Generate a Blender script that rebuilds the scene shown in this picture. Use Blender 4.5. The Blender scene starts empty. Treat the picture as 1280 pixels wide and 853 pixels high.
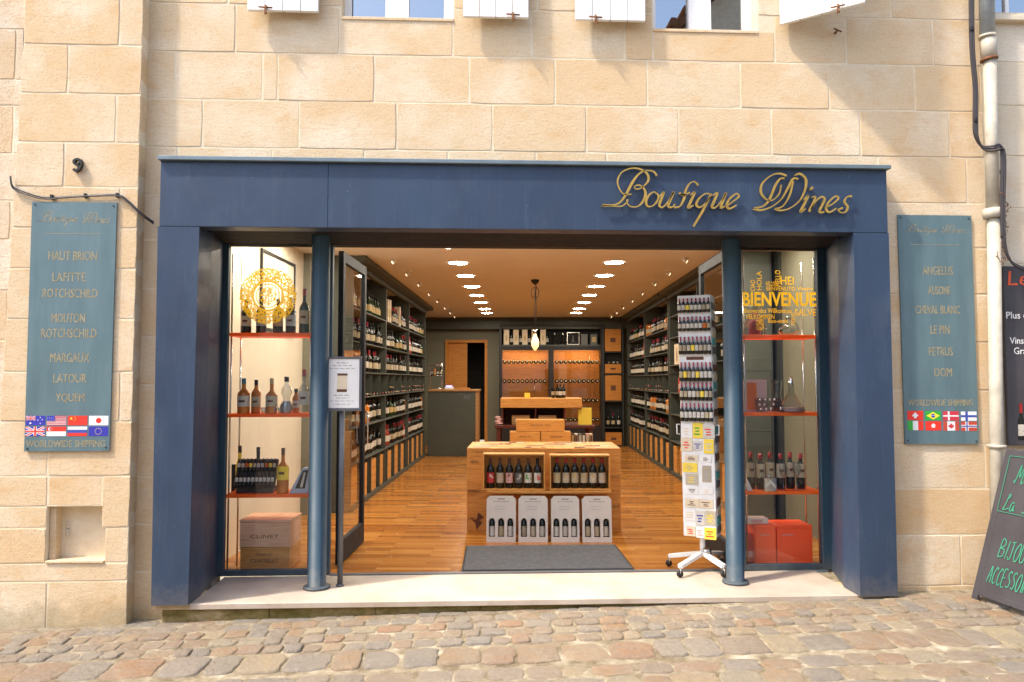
import bpy, bmesh, math, random
from mathutils import Vector, Matrix, Euler, noise
random.seed(7)
R = math.radians
scene = bpy.context.scene
COL = scene.collection

# ------------------------------------------------------------------ camera
F = 950.0                                  # focal length in photograph pixels (1280 wide)
CAM = Vector((0.0, -5.61, 1.56))
YAW, PITCH = R(2.6), R(2.92)
cam_d = bpy.data.cameras.new('camera')
cam = bpy.data.objects.new('camera', cam_d)
COL.objects.link(cam)
cam.location = CAM
cam.rotation_euler = Euler((R(90) + PITCH, 0, -YAW))
cam_d.sensor_width = 36.0
cam_d.lens = 36.0 * F / 1280.0
cam_d.clip_start = 0.05
cam_d.clip_end = 500
scene.camera = cam

# ------------------------------------------------------------------ world, sun, exposure
SUN_TRAVEL = Vector((0.62, 0.30, -1.0)).normalized()
sun_el = math.asin(-SUN_TRAVEL.z)
sun_az = math.atan2(-SUN_TRAVEL.x, -SUN_TRAVEL.y)
world = bpy.data.worlds.new("World")
scene.world = world
world.use_nodes = True
wn = world.node_tree
bg = wn.nodes['Background']
sky = wn.nodes.new('ShaderNodeTexSky')
sky.sky_type = 'NISHITA'
sky.sun_disc = False
sky.sun_elevation = sun_el
sky.sun_rotation = sun_az
sky.dust_density = 2.5
wn.links.new(sky.outputs[0], bg.inputs[0])
bg.inputs[1].default_value = 0.15
sd = bpy.data.lights.new('sun', 'SUN')
sun = bpy.data.objects.new('sun', sd)
COL.objects.link(sun)
sd.energy = 1.7
sd.angle = R(3.0)
sd.color = (1.0, 0.90, 0.76)
sun.rotation_euler = (-SUN_TRAVEL).to_track_quat('Z', 'Y').to_euler()
sun.location = (-6, -4, 12)
scene.view_settings.view_transform = 'Standard'
scene.view_settings.look = 'None'
scene.view_settings.exposure = 1.70
scene.view_settings.gamma = 1.0
scene.cycles.max_bounces = 8
scene.cycles.transparent_max_bounces = 16
scene.cycles.caustics_reflective = False
scene.cycles.caustics_refractive = False

# ------------------------------------------------------------------ measuring helpers
RC = cam.rotation_euler.to_matrix()
def ray(px, py):
    return RC @ Vector(((px - 640) / F, (426.5 - py) / F, -1.0))
def at(px, py, Y):
    d = ray(px, py); return CAM + d * ((Y - CAM.y) / d.y)
def atz(px, py, Z):
    d = ray(px, py); return CAM + d * ((Z - CAM.z) / d.z)
TH = -R(3.63)                               # the shop inside stands slightly askew to the street front
RT = Matrix.Rotation(TH, 3, 'Z')
def W(u, v, z=0.0):
    p = RT @ Vector((u, v, 0)); return Vector((CAM.x + p.x, CAM.y + p.y, z))
def ati(px, py, v):
    """photograph pixel -> shop coordinates (u, z) on the cross plane v"""
    d = RT.transposed() @ ray(px, py); t = v / d.y
    return d.x * t, CAM.z + d.z * t

# ------------------------------------------------------------------ mesh helper
class MB:
    def __init__(s): s.v = []; s.f = []; s.m = []; s.sm = []
    def add(s, vs, fs, m=0, smooth=False):
        b = len(s.v); s.v += [tuple(p) for p in vs]
        for f in fs: s.f.append([b + i for i in f]); s.m.append(m); s.sm.append(smooth)
        return s
    def box(s, x0, x1, y0, y1, z0, z1, m=0):
        vs = [(x0,y0,z0),(x1,y0,z0),(x1,y1,z0),(x0,y1,z0),(x0,y0,z1),(x1,y0,z1),(x1,y1,z1),(x0,y1,z1)]
        return s.add(vs, [(0,3,2,1),(4,5,6,7),(0,1,5,4),(1,2,6,5),(2,3,7,6),(3,0,4,7)], m)
    def cbox(s, x0, x1, y0, y1, z0, z1, c=0.004, m=0):
        """box with chamfered edges"""
        bm = bmesh.new()
        r = bmesh.ops.create_cube(bm, size=1.0)
        for v in bm.verts:
            v.co = Vector(((x0+x1)/2 + v.co.x*(x1-x0), (y0+y1)/2 + v.co.y*(y1-y0), (z0+z1)/2 + v.co.z*(z1-z0)))
        bmesh.ops.bevel(bm, geom=bm.edges[:], offset=min(c, (x1-x0)*.3, (y1-y0)*.3, (z1-z0)*.3), segments=1, affect='EDGES')
        bm.verts.index_update()
        s.add([v.co[:] for v in bm.verts], [[v.index for v in f.verts] for f in bm.faces], m)
        bm.free(); return s
    def lathe(s, prof, seg=16, c=(0,0,0), m=0, mfun=None, a0=0.0, a1=2*math.pi, smooth=True):
        full = abs(a1 - a0 - 2*math.pi) < 1e-5
        n = seg if full else seg + 1
        vs = []
        for r, z in prof:
            for i in range(n):
                a = a0 + (a1-a0)*i/seg
                vs.append((c[0]+r*math.cos(a), c[1]+r*math.sin(a), c[2]+z))
        for k in range(len(prof)-1):
            fs = []
            for i in range(seg):
                j = (i+1) % n
                fs.append((k*n+i, k*n+j, (k+1)*n+j, (k+1)*n+i))
            mm = m if mfun is None else mfun((prof[k][1]+prof[k+1][1])/2, k)
            if k == 0: b = len(s.v); s.v += vs
            for f in fs: s.f.append([b+i for i in f]); s.m.append(mm); s.sm.append(smooth)
        return s
    def tube(s, pts, r, seg=8, m=0, cap=True, smooth=True):
        pts = [Vector(p) for p in pts]; n = len(pts); vs = []
        rr = r if isinstance(r, (list, tuple)) else [r]*n
        up = None
        for i, p in enumerate(pts):
            t = (pts[min(i+1, n-1)] - pts[max(i-1, 0)]).normalized()
            if up is None:
                up = Vector((0,0,1)) if abs(t.z) < .9 else Vector((1,0,0))
            a = t.cross(up).normalized(); b = a.cross(t).normalized(); up = b
            for k in range(seg):
                g = 2*math.pi*k/seg
                vs.append(p + (a*math.cos(g) + b*math.sin(g))*rr[i])
        fs = [(i*seg+k, i*seg+(k+1)%seg, (i+1)*seg+(k+1)%seg, (i+1)*seg+k) for i in range(n-1) for k in range(seg)]
        b0 = len(s.v); s.add(vs, fs, m, smooth)
        if cap:
            s.f.append([b0+k for k in range(seg)][::-1]); s.m.append(m); s.sm.append(False)
            s.f.append([b0+(n-1)*seg+k for k in range(seg)]); s.m.append(m); s.sm.append(False)
        return s
    def prism(s, poly, y0, y1, m=0):
        """polygon in xz extruded along y"""
        n = len(poly)
        vs = [(x, y0, z) for x, z in poly] + [(x, y1, z) for x, z in poly]
        fs = [list(range(n)), list(range(2*n-1, n-1, -1))] + [(i, i+n, (i+1)%n+n, (i+1)%n) for i in range(n)]
        return s.add(vs, fs, m)
    def xf(s, M, start=0):
        for i in range(start, len(s.v)): s.v[i] = tuple(M @ Vector(s.v[i]))
        return s
    def mesh(s, name, mats):
        me = bpy.data.meshes.new(name)
        me.from_pydata(s.v, [], s.f)
        for m in (mats if isinstance(mats, (list, tuple)) else [mats]): me.materials.append(m)
        me.polygons.foreach_set('material_index', s.m)
        me.polygons.foreach_set('use_smooth', s.sm)
        bm = bmesh.new(); bm.from_mesh(me); bmesh.ops.recalc_face_normals(bm, faces=bm.faces[:]); bm.to_mesh(me); bm.free()
        me.update(); return me
    def build(s, name, mats, parent=None, loc=None, rot=None):
        return link(name, s.mesh(name, mats), parent, loc, rot)

def link(name, me, parent=None, loc=None, rot=None):
    o = bpy.data.objects.new(name, me); COL.objects.link(o)
    if parent is not None: o.parent = parent
    if loc is not None: o.location = loc
    if rot is not None: o.rotation_euler = rot
    return o
def tag(o, label=None, cat=None, group=None, kind=None):
    if label: o['label'] = label
    if cat: o['category'] = cat
    if group: o['group'] = group
    if kind: o['kind'] = kind
    return o
def thing(name, label, cat, loc=(0,0,0), rz=0.0, group=None):
    return tag(link(name, None, None, loc, (0,0,rz)), label, cat, group)
def inthing(name, label, cat, u, v, z=0.0, rz=0.0, group=None):
    return thing(name, label, cat, W(u, v, z), TH + rz, group)
def dup(root, loc, rz, label=None):
    r = root.copy(); COL.objects.link(r); r.location = loc; r.rotation_euler = (root.rotation_euler.x, root.rotation_euler.y, rz)
    if label: r['label'] = label
    for ch in list(root.children):
        c = ch.copy(); COL.objects.link(c); c.parent = r
        for g in list(ch.children):
            d = g.copy(); COL.objects.link(d); d.parent = c
    return r

def text_mb(txt, x0, x1, z0, z1, y0, y1, shear=0.0, bold=0.0, mb=None, m=0):
    """built-in font text fitted to a rectangle in xz, extruded y0..y1 (front is y0)"""
    cu = bpy.data.curves.new('lettering', 'FONT'); cu.body = txt; cu.offset = bold; cu.resolution_u = 2
    o = bpy.data.objects.new('lettering', cu); COL.objects.link(o)
    dg = bpy.context.evaluated_depsgraph_get()
    me = bpy.data.meshes.new_from_object(o.evaluated_get(dg))
    vs = [v.co.copy() for v in me.vertices]; fs = [list(p.vertices) for p in me.polygons]
    bpy.data.objects.remove(o); bpy.data.curves.remove(cu); bpy.data.meshes.remove(me)
    ax, bx = min(v.x for v in vs), max(v.x for v in vs); ay, by = min(v.y for v in vs), max(v.y for v in vs)
    h = z1 - z0
    P = []
    for v in vs:
        fz = (v.y-ay)/(by-ay); fx = (v.x-ax)/(bx-ax)
        P.append((x0 + fx*(x1-x0-shear*h) + shear*h*fz, z0 + fz*h))
    n = len(P)
    mb = mb or MB()
    ec = {}
    for f in fs:
        for i in range(len(f)):
            e = (f[i], f[(i+1) % len(f)]); ec[e] = 1
    side = [e for e in ec if (e[1], e[0]) not in ec]
    V = [(x, y0, z) for x, z in P]
    if abs(y1-y0) < 1e-6:
        mb.add(V, fs, m)
    else:
        V += [(x, y1, z) for x, z in P]
        mb.add(V, [f[::-1] for f in fs] + [(a, b, b+n, a+n) for a, b in side], m)
    return mb

# ------------------------------------------------------------------ materials
class NT:
    def __init__(s, name):
        s.mat = bpy.data.materials.new(name); s.mat.use_nodes = True
        s.t = s.mat.node_tree; s.b = s.t.nodes['Principled BSDF']; s.out = s.t.nodes['Material Output']
    def l(s, a, b): s.t.links.new(a, b)
    def noise(s, vec, scale, detail=4, rough=.55, dist=0.0):
        nd = s.t.nodes.new('ShaderNodeTexNoise'); nd.inputs['Scale'].default_value = scale
        nd.inputs['Detail'].default_value = detail; nd.inputs['Roughness'].default_value = rough; nd.inputs['Distortion'].default_value = dist
        if vec is not None: s.l(vec, nd.inputs['Vector'])
        return nd.outputs['Fac']
    def ramp(s, fac, stops):
        nd = s.t.nodes.new('ShaderNodeValToRGB'); cr = nd.color_ramp
        while len(cr.elements) > 1: cr.elements.remove(cr.elements[-1])
        for i, (p, c) in enumerate(stops):
            e = cr.elements[0] if i == 0 else cr.elements.new(p)
            e.position = p; e.color = (*c, 1) if isinstance(c, (tuple, list)) else (c, c, c, 1)
        s.l(fac, nd.inputs[0]); return nd.outputs[0]
    def mix(s, fac, a, b, mode='MIX'):
        nd = s.t.nodes.new('ShaderNodeMix'); nd.data_type = 'RGBA'; nd.blend_type = mode
        for sock, val in ((nd.inputs[0], fac), (nd.inputs[6], a), (nd.inputs[7], b)):
            if hasattr(val, 'is_linked'): s.l(val, sock)
            elif isinstance(val, (int, float)): sock.default_value = val if sock.type == 'VALUE' else (val, val, val, 1)
            else: sock.default_value = (*val, 1)
        return nd.outputs[2]
    def math(s, op, a, b=0.0, clamp=False):
        nd = s.t.nodes.new('ShaderNodeMath'); nd.operation = op; nd.use_clamp = clamp
        for sock, val in ((nd.inputs[0], a), (nd.inputs[1], b)):
            if hasattr(val, 'is_linked'): s.l(val, sock)
            else: sock.default_value = val
        return nd.outputs[0]
    def bump(s, h, strength=.3, dist=.01, prev=None):
        nd = s.t.nodes.new('ShaderNodeBump'); nd.inputs['Strength'].default_value = strength; nd.inputs['Distance'].default_value = dist
        s.l(h, nd.inputs['Height'])
        if prev is not None: s.l(prev, nd.inputs['Normal'])
        return nd.outputs[0]
    def pos(s):
        return s.t.nodes.new('ShaderNodeNewGeometry').outputs['Position']
    def objc(s):
        return s.t.nodes.new('ShaderNodeTexCoord').outputs['Object']
    def rnd(s):
        return s.t.nodes.new('ShaderNodeObjectInfo').outputs['Random']
    def scale(s, vec, sc):
        nd = s.t.nodes.new('ShaderNodeMapping'); nd.inputs['Scale'].default_value = sc; s.l(vec, nd.inputs['Vector']); return nd.outputs[0]
    def shift(s, vec, val, k=37.0):
        """offset coordinates per object"""
        c = s.t.nodes.new('ShaderNodeVectorMath'); c.operation = 'SCALE'; c.inputs[0].default_value = (1, .7, .4)
        s.l(s.math('MULTIPLY', val, k), c.inputs['Scale'])
        a = s.t.nodes.new('ShaderNodeVectorMath'); a.operation = 'ADD'; s.l(vec, a.inputs[0]); s.l(c.outputs[0], a.inputs[1]); return a.outputs[0]
    def fin(s, color=None, rough=None, normal=None, metal=None, spec=None, coat=None):
        for key, val in (('Base Color', color), ('Roughness', rough), ('Metallic', metal), ('Specular IOR Level', spec), ('Coat Weight', coat)):
            if val is None: continue
            if hasattr(val, 'is_linked'): s.l(val, s.b.inputs[key])
            else: s.b.inputs[key].default_value = (*val, 1) if isinstance(val, (tuple, list)) else val
        if normal is not None: s.l(normal, s.b.inputs['Normal'])
        return s.mat

def plain(name, c, rough=.5, metal=0.0, var=.12, nscale=9.0, bump=.08, bscale=60.0, spec=.5, coat=0.0):
    t = NT(name); p = t.objc()
    n = t.noise(p, nscale, 5)
    lo = tuple(x*(1-var) for x in c); hi = tuple(min(1, x*(1+var)) for x in c)
    col = t.ramp(n, [(.3, lo), (.7, hi)])
    r = t.math('ADD', t.math('MULTIPLY', t.noise(p, nscale*2.3, 3), .25), rough-.12)
    nm = t.bump(t.noise(p, bscale, 3), bump, .003)
    return t.fin(col, r, nm, metal, spec, coat)
def emit(name, c, strength):
    t = NT(name); t.fin((0.8,0.8,0.8), .5)
    t.b.inputs['Emission Color'].default_value = (*c, 1); t.b.inputs['Emission Strength'].default_value = strength
    return t.mat

def glass_mat(name, tint=(1,1,1), refl=1.0, rough=0.0):
    t = NT(name); t.t.nodes.remove(t.b)
    tr = t.t.nodes.new('ShaderNodeBsdfTransparent'); tr.inputs[0].default_value = (*tint, 1)
    gl = t.t.nodes.new('ShaderNodeBsdfGlossy'); gl.inputs['Roughness'].default_value = rough
    fr = t.t.nodes.new('ShaderNodeFresnel'); fr.inputs[0].default_value = 1.5
    mx = t.t.nodes.new('ShaderNodeMixShader')
    ge = t.t.nodes.new('ShaderNodeNewGeometry')   # the far face of the pane adds no second mirror
    t.l(t.math('MULTIPLY', t.math('MULTIPLY', fr.outputs[0], refl*1.7, True), t.math('SUBTRACT', 1.0, ge.outputs['Backfacing']), True), mx.inputs[0]); t.l(tr.outputs[0], mx.inputs[1]); t.l(gl.outputs[0], mx.inputs[2])
    t.l(mx.outputs[0], t.out.inputs[0]); return t.mat

def stone_mat(name, cream, ochre, pale, grime=0.0, bump=.5, tone=1.0):
    t = NT(name); p = t.pos(); r = t.rnd(); q = t.shift(p, r, 21)
    base = t.mix(t.ramp(r, [(0, 0.0), (.5, .15), (.75, .5), (.9, .65), (1, .9)]), cream, ochre)
    n1 = t.noise(q, 2.6, 5, .6, .4)
    c = t.mix(t.ramp(n1, [(.40, 0.0), (.72, .62)]), base, ochre)
    n2 = t.noise(q, 1.7, 4, .5)
    c = t.mix(t.ramp(n2, [(.48, 0.0), (.7, .75)]), c, pale)
    # warm rusty blotches
    n3 = t.noise(t.scale(q, (1, 1, 1.7)), 5.0, 5, .65)
    c = t.mix(t.ramp(n3, [(.54, 0.0), (.74, .5)]), c, tuple(a*b for a, b in zip(ochre, (.92, .74, .52))))
    # bedding lines and speckle
    n4 = t.noise(t.scale(q, (3, 3, 30)), 4, 4, .6)
    c = t.mix(t.ramp(n4, [(.35, .22), (.6, 0.0)]), c, tuple(a*.72 for a in ochre))
    n5 = t.noise(p, 75, 4, .75)
    c = t.mix(t.ramp(n5, [(.30, .55), (.47, 0.0)]), c, tuple(a*.55 for a in ochre))
    c = t.mix(t.ramp(t.noise(t.scale(q, (1, 1, 2.5)), 28, 5, .75), [(.52, 0.0), (.68, .35)]), c, tuple(a*b for a, b in zip(ochre, (1.0,.86,.66))))
    if grime > 0:
        sx = t.t.nodes.new('ShaderNodeSeparateXYZ'); t.l(p, sx.inputs[0])
        g = t.math('SUBTRACT', t.math('MULTIPLY', t.noise(p, 5, 6, .7), .9), t.math('MULTIPLY', t.math('ADD', sx.outputs[2], .12), 1.7))
        c = t.mix(t.math('MULTIPLY', t.ramp(g, [(.12, 0.0), (.5, 1.0)]), grime), c, (.13, .115, .055))
    vo = t.t.nodes.new('ShaderNodeTexVoronoi'); vo.inputs['Scale'].default_value = 70; t.l(p, vo.inputs['Vector'])
    pits = t.ramp(t.math('MULTIPLY', vo.outputs['Distance'], t.noise(p, 22, 3)), [(.03, 0.0), (.12, 1.0)])
    nm = t.bump(t.noise(p, 60, 6, .8), bump*1.1, .009)
    nm = t.bump(pits, bump*.8, .006, nm)
    nm = t.bump(t.noise(q, 16, 6, .7), bump*.4, .010, nm)
    return t.fin(c, .92, nm, spec=.2)

M = {}
M['stone'] = stone_mat('pale_sandstone', (.69,.555,.375), (.66,.465,.26), (.78,.69,.54), .5)
M['stone_l'] = stone_mat('whitewashed_limestone', (.70,.62,.50), (.60,.43,.25), (.80,.76,.70), 0, .8)
M['stone_r'] = stone_mat('cream_limestone', (.66,.58,.45), (.62,.52,.37), (.74,.68,.58), .5, .3)
def _m():
    t = NT('mortar'); p = t.pos()
    c = t.ramp(t.noise(p, 6, 6, .7), [(.3, (.62,.51,.345)), (.7, (.76,.66,.50))])
    M['mortar'] = t.fin(c, .95, t.bump(t.noise(p, 120, 4), .5, .005), spec=.15)
    t = NT('sand_mortar_between_cobbles'); p = t.pos()
    c = t.ramp(t.noise(p, 7, 7, .7), [(.28, (.10,.078,.045)), (.42, (.19,.15,.095)), (.56, (.31,.26,.18)), (.72, (.48,.43,.33))])
    M['sand'] = t.fin(c, .95, t.bump(t.noise(p, 60, 6, .7), .9, .012), spec=.15)
    t = NT('worn_cobble'); p = t.pos(); r = t.rnd(); q = t.shift(p, r, 50)
    c = t.ramp(r, [(0, (.21,.185,.155)), (.14, (.28,.235,.185)), (.3, (.30,.205,.12)), (.42, (.22,.195,.16)), (.55, (.32,.20,.105)), (.66, (.26,.225,.175)), (.8, (.31,.18,.10)), (.93, (.36,.29,.18)), (1, (.22,.20,.175))])
    c = t.mix(t.ramp(t.noise(q, 9, 5, .6), [(.35, .5), (.6, 0.0)]), c, (.24,.20,.16))
    c = t.mix(t.ramp(t.noise(q, 6, 6, .7), [(.50, 0.0), (.78, .6)]), c, (.36,.315,.235))
    c = t.mix(t.ramp(t.noise(p, 3.1, 7, .75), [(.48, 0.0), (.68, .5)]), c, (.30,.25,.18))
    c = t.mix(t.ramp(t.noise(p, 30, 6, .8), [(.56, 0.0), (.72, .55)]), c, (.44,.40,.34))
    c = t.mix(t.ramp(t.noise(p, 90, 3, .6), [(.3, .4), (.45, 0.0)]), c, (.15,.12,.09))
    nm = t.bump(t.noise(p, 48, 7, .8), 1.0, .014); nm = t.bump(t.noise(q, 13, 6, .7), .9, .025, nm)
    M['cobble'] = t.fin(c, t.math('ADD', t.math('MULTIPLY', t.noise(p, 25, 3), .35), .42), nm, spec=.35)
    t = NT('mossy_step_stone'); p = t.pos()
    c = t.ramp(t.noise(t.scale(p, (1,1,2)), 5, 7, .7), [(.25, (.06,.045,.018)), (.42, (.15,.115,.035)), (.55, (.27,.20,.09)), (.7, (.42,.34,.20))])
    c = t.mix(t.ramp(t.noise(p, 3, 4), [(.4, 0.0), (.65, .4)]), c, (.20,.165,.04))
    M['moss'] = t.fin(c, .95, t.bump(t.noise(p, 50, 6, .7), .9, .012), spec=.15)
    t = NT('pale_threshold_stone'); p = t.pos()
    c = t.ramp(t.noise(p, 2.2, 6, .65), [(.3, (.36,.285,.215)), (.5, (.46,.385,.31)), (.75, (.53,.46,.385))])
    c = t.mix(t.ramp(t.noise(t.scale(p, (1, 4, 1)), 9, 5, .7), [(.54, 0.0), (.74, .55)]), c, (.34,.26,.18))
    c = t.mix(t.ramp(t.noise(p, 38, 5, .75), [(.62, 0.0), (.74, .5)]), c, (.25,.20,.15))
    M['threshold'] = t.fin(c, .5, t.bump(t.noise(p, 80, 4), .15, .003), spec=.4)
    def blue(name, c0, c1, rough, streak=True):
        t = NT(name); p = t.pos()
        c = t.ramp(t.noise(t.scale(p, (1.4, 1.4, .5)), 2.2, 5, .6), [(.3, c0), (.7, c1)])
        c = t.mix(t.ramp(t.noise(t.scale(p, (14, 14, .8)), 3, 5, .7), [(.56, 0.0), (.8, .35)]), c, tuple(min(1, x*1.9+.01) for x in c1))
        c = t.mix(t.ramp(t.noise(p, 55, 3, .5), [(.70, 0.0), (.78, .5)]), c, (.20,.24,.32))
        sx = t.t.nodes.new('ShaderNodeSeparateXYZ'); t.l(p, sx.inputs[0])
        g = t.math('SUBTRACT', t.math('MULTIPLY', t.noise(p, 14, 6, .7), .55), t.math('MULTIPLY', sx.outputs[2], 1.1))
        c = t.mix(t.ramp(g, [(.10, 0.0), (.40, .55)]), c, (.16,.14,.115))
        c = t.mix(t.ramp(t.noise(t.scale(p, (1, 1, .35)), 4.5, 7, .75), [(.55, 0.0), (.75, .28)]), c, (.10,.125,.16))
        r = t.math('ADD', t.math('MULTIPLY', t.noise(p, 6, 4), .3), rough-.15)
        M[name] = t.fin(c, r, t.bump(t.noise(p, 3, 3), .12, .02), spec=.5)
    blue('painted_navy_panel', (.019,.036,.072), (.028,.053,.100), .46)
    blue('painted_teal_metal', (.014,.042,.068), (.022,.056,.085), .55)
    t = NT('sun_bleached_sign_board'); p = t.pos()
    c = t.ramp(t.noise(t.scale(p, (5, 5, .8)), 2.0, 5, .6), [(.3, (.080,.138,.155)), (.7, (.115,.185,.205))])
    M['sign_board'] = t.fin(c, .45, t.bump(t.noise(p, 5, 3), .1, .02), spec=.5)
    t = NT('parquet'); p = t.objc()
    br = t.t.nodes.new('ShaderNodeTexBrick'); t.l(p, br.inputs['Vector'])
    br.offset = .37; br.offset_frequency = 2; br.squash = 1
    br.inputs['Color1'].default_value = (0,0,0,1); br.inputs['Color2'].default_value = (1,1,1,1); br.inputs['Mortar'].default_value = (.5,.5,.5,1)
    br.inputs['Scale'].default_value = 1; br.inputs['Mortar Size'].default_value = .0012; br.inputs['Brick Width'].default_value = .62; br.inputs['Row Height'].default_value = .068
    c = t.ramp(br.outputs['Color'], [(0, (.33,.105,.014)), (.35, (.44,.17,.028)), (.7, (.50,.205,.038)), (1, (.60,.28,.065))])
    g = t.noise(t.scale(p, (2.5, 40, 1)), 3, 6, .65, .5)
    c = t.mix(t.ramp(g, [(.3, .45), (.6, 0.0)]), c, (.25,.09,.02))
    c = t.mix(t.math('MULTIPLY', br.outputs['Fac'], .35), c, (.06,.02,.005))
    M['parquet'] = t.fin(c, t.math('ADD', t.math('MULTIPLY', t.noise(p, 12, 4), .2), .13), t.bump(t.math('SUBTRACT', 1, br.outputs['Fac']), .35, .002), spec=.5)
    def wood(name, a, b, dark, rough=.55, sc=(1.0, 1.0, 16), k=4):
        t = NT(name); q = t.shift(t.objc(), t.rnd(), 9)
        w = t.noise(t.scale(q, sc), k, 6, .6, 1.2)
        c = t.ramp(w, [(.28, dark), (.45, a), (.7, b)])
        M[name] = t.fin(c, rough, t.bump(w, .15, .003), spec=.35)
    wood('pine_crate_wood', (.60,.27,.06), (.70,.36,.10), (.44,.16,.028))
    wood('pinkish_crate_wood', (.74,.42,.26), (.82,.54,.37), (.58,.28,.16))
    wood('orange_cabinet_wood', (.52,.20,.035), (.62,.28,.06), (.36,.11,.015))
    wood('oak_counter_wood', (.40,.21,.08), (.50,.29,.12), (.24,.11,.035), .4)
    wood('maroon_table_wood', (.10,.022,.014), (.15,.035,.02), (.05,.012,.008), .4)
_m()
M['navy'] = M['painted_navy_panel']; M['teal'] = M['painted_teal_metal']
M['crate'] = M['pine_crate_wood']; M['pinkcrate'] = M['pinkish_crate_wood']; M['cabwood'] = M['orange_cabinet_wood']
M['cap_metal'] = plain('weathered_zinc_trim', (.16,.21,.24), .45, .4)
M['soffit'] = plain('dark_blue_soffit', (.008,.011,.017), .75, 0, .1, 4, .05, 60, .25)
M['gold'] = plain('gilded_metal', (.72,.47,.12), .33, .85, .15, 30)
M['gold_faded'] = plain('faded_gold_paint', (.27,.235,.14), .6, 0, .3, 40)
M['white_paint'] = plain('white_painted_timber', (.80,.79,.77), .5, 0, .05, 6, .2, 30)
M['white_metal'] = plain('white_powder_coat', (.78,.77,.75), .35)
M['black_metal'] = plain('black_iron', (.018,.016,.016), .5, .2)
M['dark_frame'] = plain('dark_door_frame', (.012,.016,.021), .6, 0, .1, 4, .05, 60, .25)
M['grey_frame'] = plain('grey_metal_post', (.11,.115,.125), .45, .3)
M['sage'] = plain('sage_grey_shelving', (.062,.072,.058), .55, 0, .1)
M['sage_dark'] = plain('dark_grey_shelving', (.030,.035,.034), .6, 0, .1)
M['ceiling'] = plain('ceiling_paint', (.78,.74,.68), .8, 0, .03, 2)
M['cream_wall'] = plain('cream_wall_paint', (.74,.67,.53), .8, 0, .06, 2)
M['grey_wall'] = plain('grey_green_wall_paint', (.17,.165,.115), .7, 0, .06, 2)
M['black_room'] = plain('dark_back_room', (.012,.010,.008), .8)
M['mat'] = plain('grey_ribbed_door_mat', (.115,.115,.12), .95, 0, .2, 25, .6, 260, .1)
M['mat_edge'] = plain('black_rubber', (.02,.02,.02), .7)
M['orange'] = plain('orange_acrylic', (1.0,.20,.015), .25, 0, .05)
M['red_box'] = plain('red_orange_box', (1.0,.10,.02), .35, 0, .06, 5)
M['paper'] = plain('white_paper', (.80,.78,.74), .6, 0, .03)
M['carton'] = plain('pale_card_box', (.66,.61,.54), .55, 0, .04)
def _lab():
    t = NT('cream_bottle_label'); r = t.rnd()
    c = t.ramp(r, [(0, (.52,.45,.31)), (.3, (.44,.35,.21)), (.5, (.60,.55,.46)), (.7, (.34,.27,.17)), (.85, (.54,.45,.26)), (1, (.48,.45,.40))])
    p = t.objc(); z = t.scale(p, (30, 30, 260)); n = t.noise(z, 1.0, 2, .5)
    c = t.mix(t.ramp(n, [(.58, 0.0), (.62, .55)]), c, (.18,.11,.07))
    return t.fin(c, .7)
M['label'] = _lab()
M['label_w'] = plain('white_bottle_label', (.60,.56,.48), .7, 0, .1, 30)
M['label_d'] = plain('dull_gold_bottle_label', (.50,.36,.15), .6, 0, .15, 30)
M['bottle'] = plain('dark_bottle_glass', (.008,.009,.007), .08, 0, .3, 9, 0)
M['bottle_green'] = plain('green_bottle_glass', (.012,.035,.012), .08, 0, .3, 9, 0)
M['amber'] = plain('amber_spirit_glass', (.55,.17,.02), .08, 0, .2, 9, 0)
M['rose'] = plain('rose_wine_glass', (.30,.055,.03), .08, 0, .2, 9, 0)
M['foil_red'] = plain('red_foil_capsule', (.35,.02,.02), .3, .3)
M['foil_black'] = plain('black_foil_capsule', (.012,.011,.012), .3, .3)
M['foil_wine'] = plain('burgundy_foil_capsule', (.32,.03,.05), .3, .2)
M['foil_blue'] = plain('teal_bottle_stopper', (.02,.14,.20), .4)
M['chrome'] = plain('chrome', (.62,.60,.57), .15, 1.0)
M['blackboard'] = plain('chalkboard', (.048,.043,.048), .6, 0, .25, 3)
M['chalk_green'] = plain('green_chalk', (.04,.24,.14), .8)
M['chalk_white'] = plain('white_lettering', (.75,.75,.74), .7)
M['chalk_red'] = plain('red_orange_lettering', (.62,.09,.03), .7)
M['pipe'] = plain('cream_painted_pipe', (.46,.415,.33), .5, 0, .15, 12)
M['pipe_grey'] = plain('zinc_pipe', (.30,.34,.37), .4, .5, .15, 12)
M['cable'] = plain('black_cable', (.028,.022,.024), .5)
M['rust'] = plain('rusty_iron', (.20,.085,.035), .8, .2, .4, 60)
def thin(name, c, back):
    t = NT(name); t.fin(c, .35); tr = t.t.nodes.new('ShaderNodeBsdfTranslucent'); tr.inputs[0].default_value = (*c, 1)
    mx = t.t.nodes.new('ShaderNodeMixShader'); mx.inputs[0].default_value = back
    t.l(t.b.outputs[0], mx.inputs[1]); t.l(tr.outputs[0], mx.inputs[2]); t.l(mx.outputs[0], t.out.inputs[0]); return t.mat
M['yellow_vinyl'] = thin('yellow_vinyl', (.95,.58,.03), .5); M['orange'] = thin('orange_acrylic_sheet', (1.0,.25,.02), .5)
M['text_dark'] = plain('branded_brown_print', (.13,.05,.025), .8)
M['text_grey'] = plain('grey_print', (.36,.34,.34), .8)
M['pane'] = glass_mat('window_glass', (.975,.98,.975), .8)
M['pane_sky'] = glass_mat('upper_window_glass', (.5,.53,.58), 6.5)
M['clear'] = glass_mat('clear_bottle_glass', (.80,.82,.82), 2.2, .02)
M['fridge_pane'] = glass_mat('cabinet_glass', (.95,.93,.9), 1.3)
M['room_shade'] = plain('dark_room_behind_window', (.05,.055,.065), .6)  # dark colour painted in for the shade of unlit rooms
M['lamp'] = emit('warm_led_diffuser', (1.0,.90,.74), 50.0)
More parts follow.
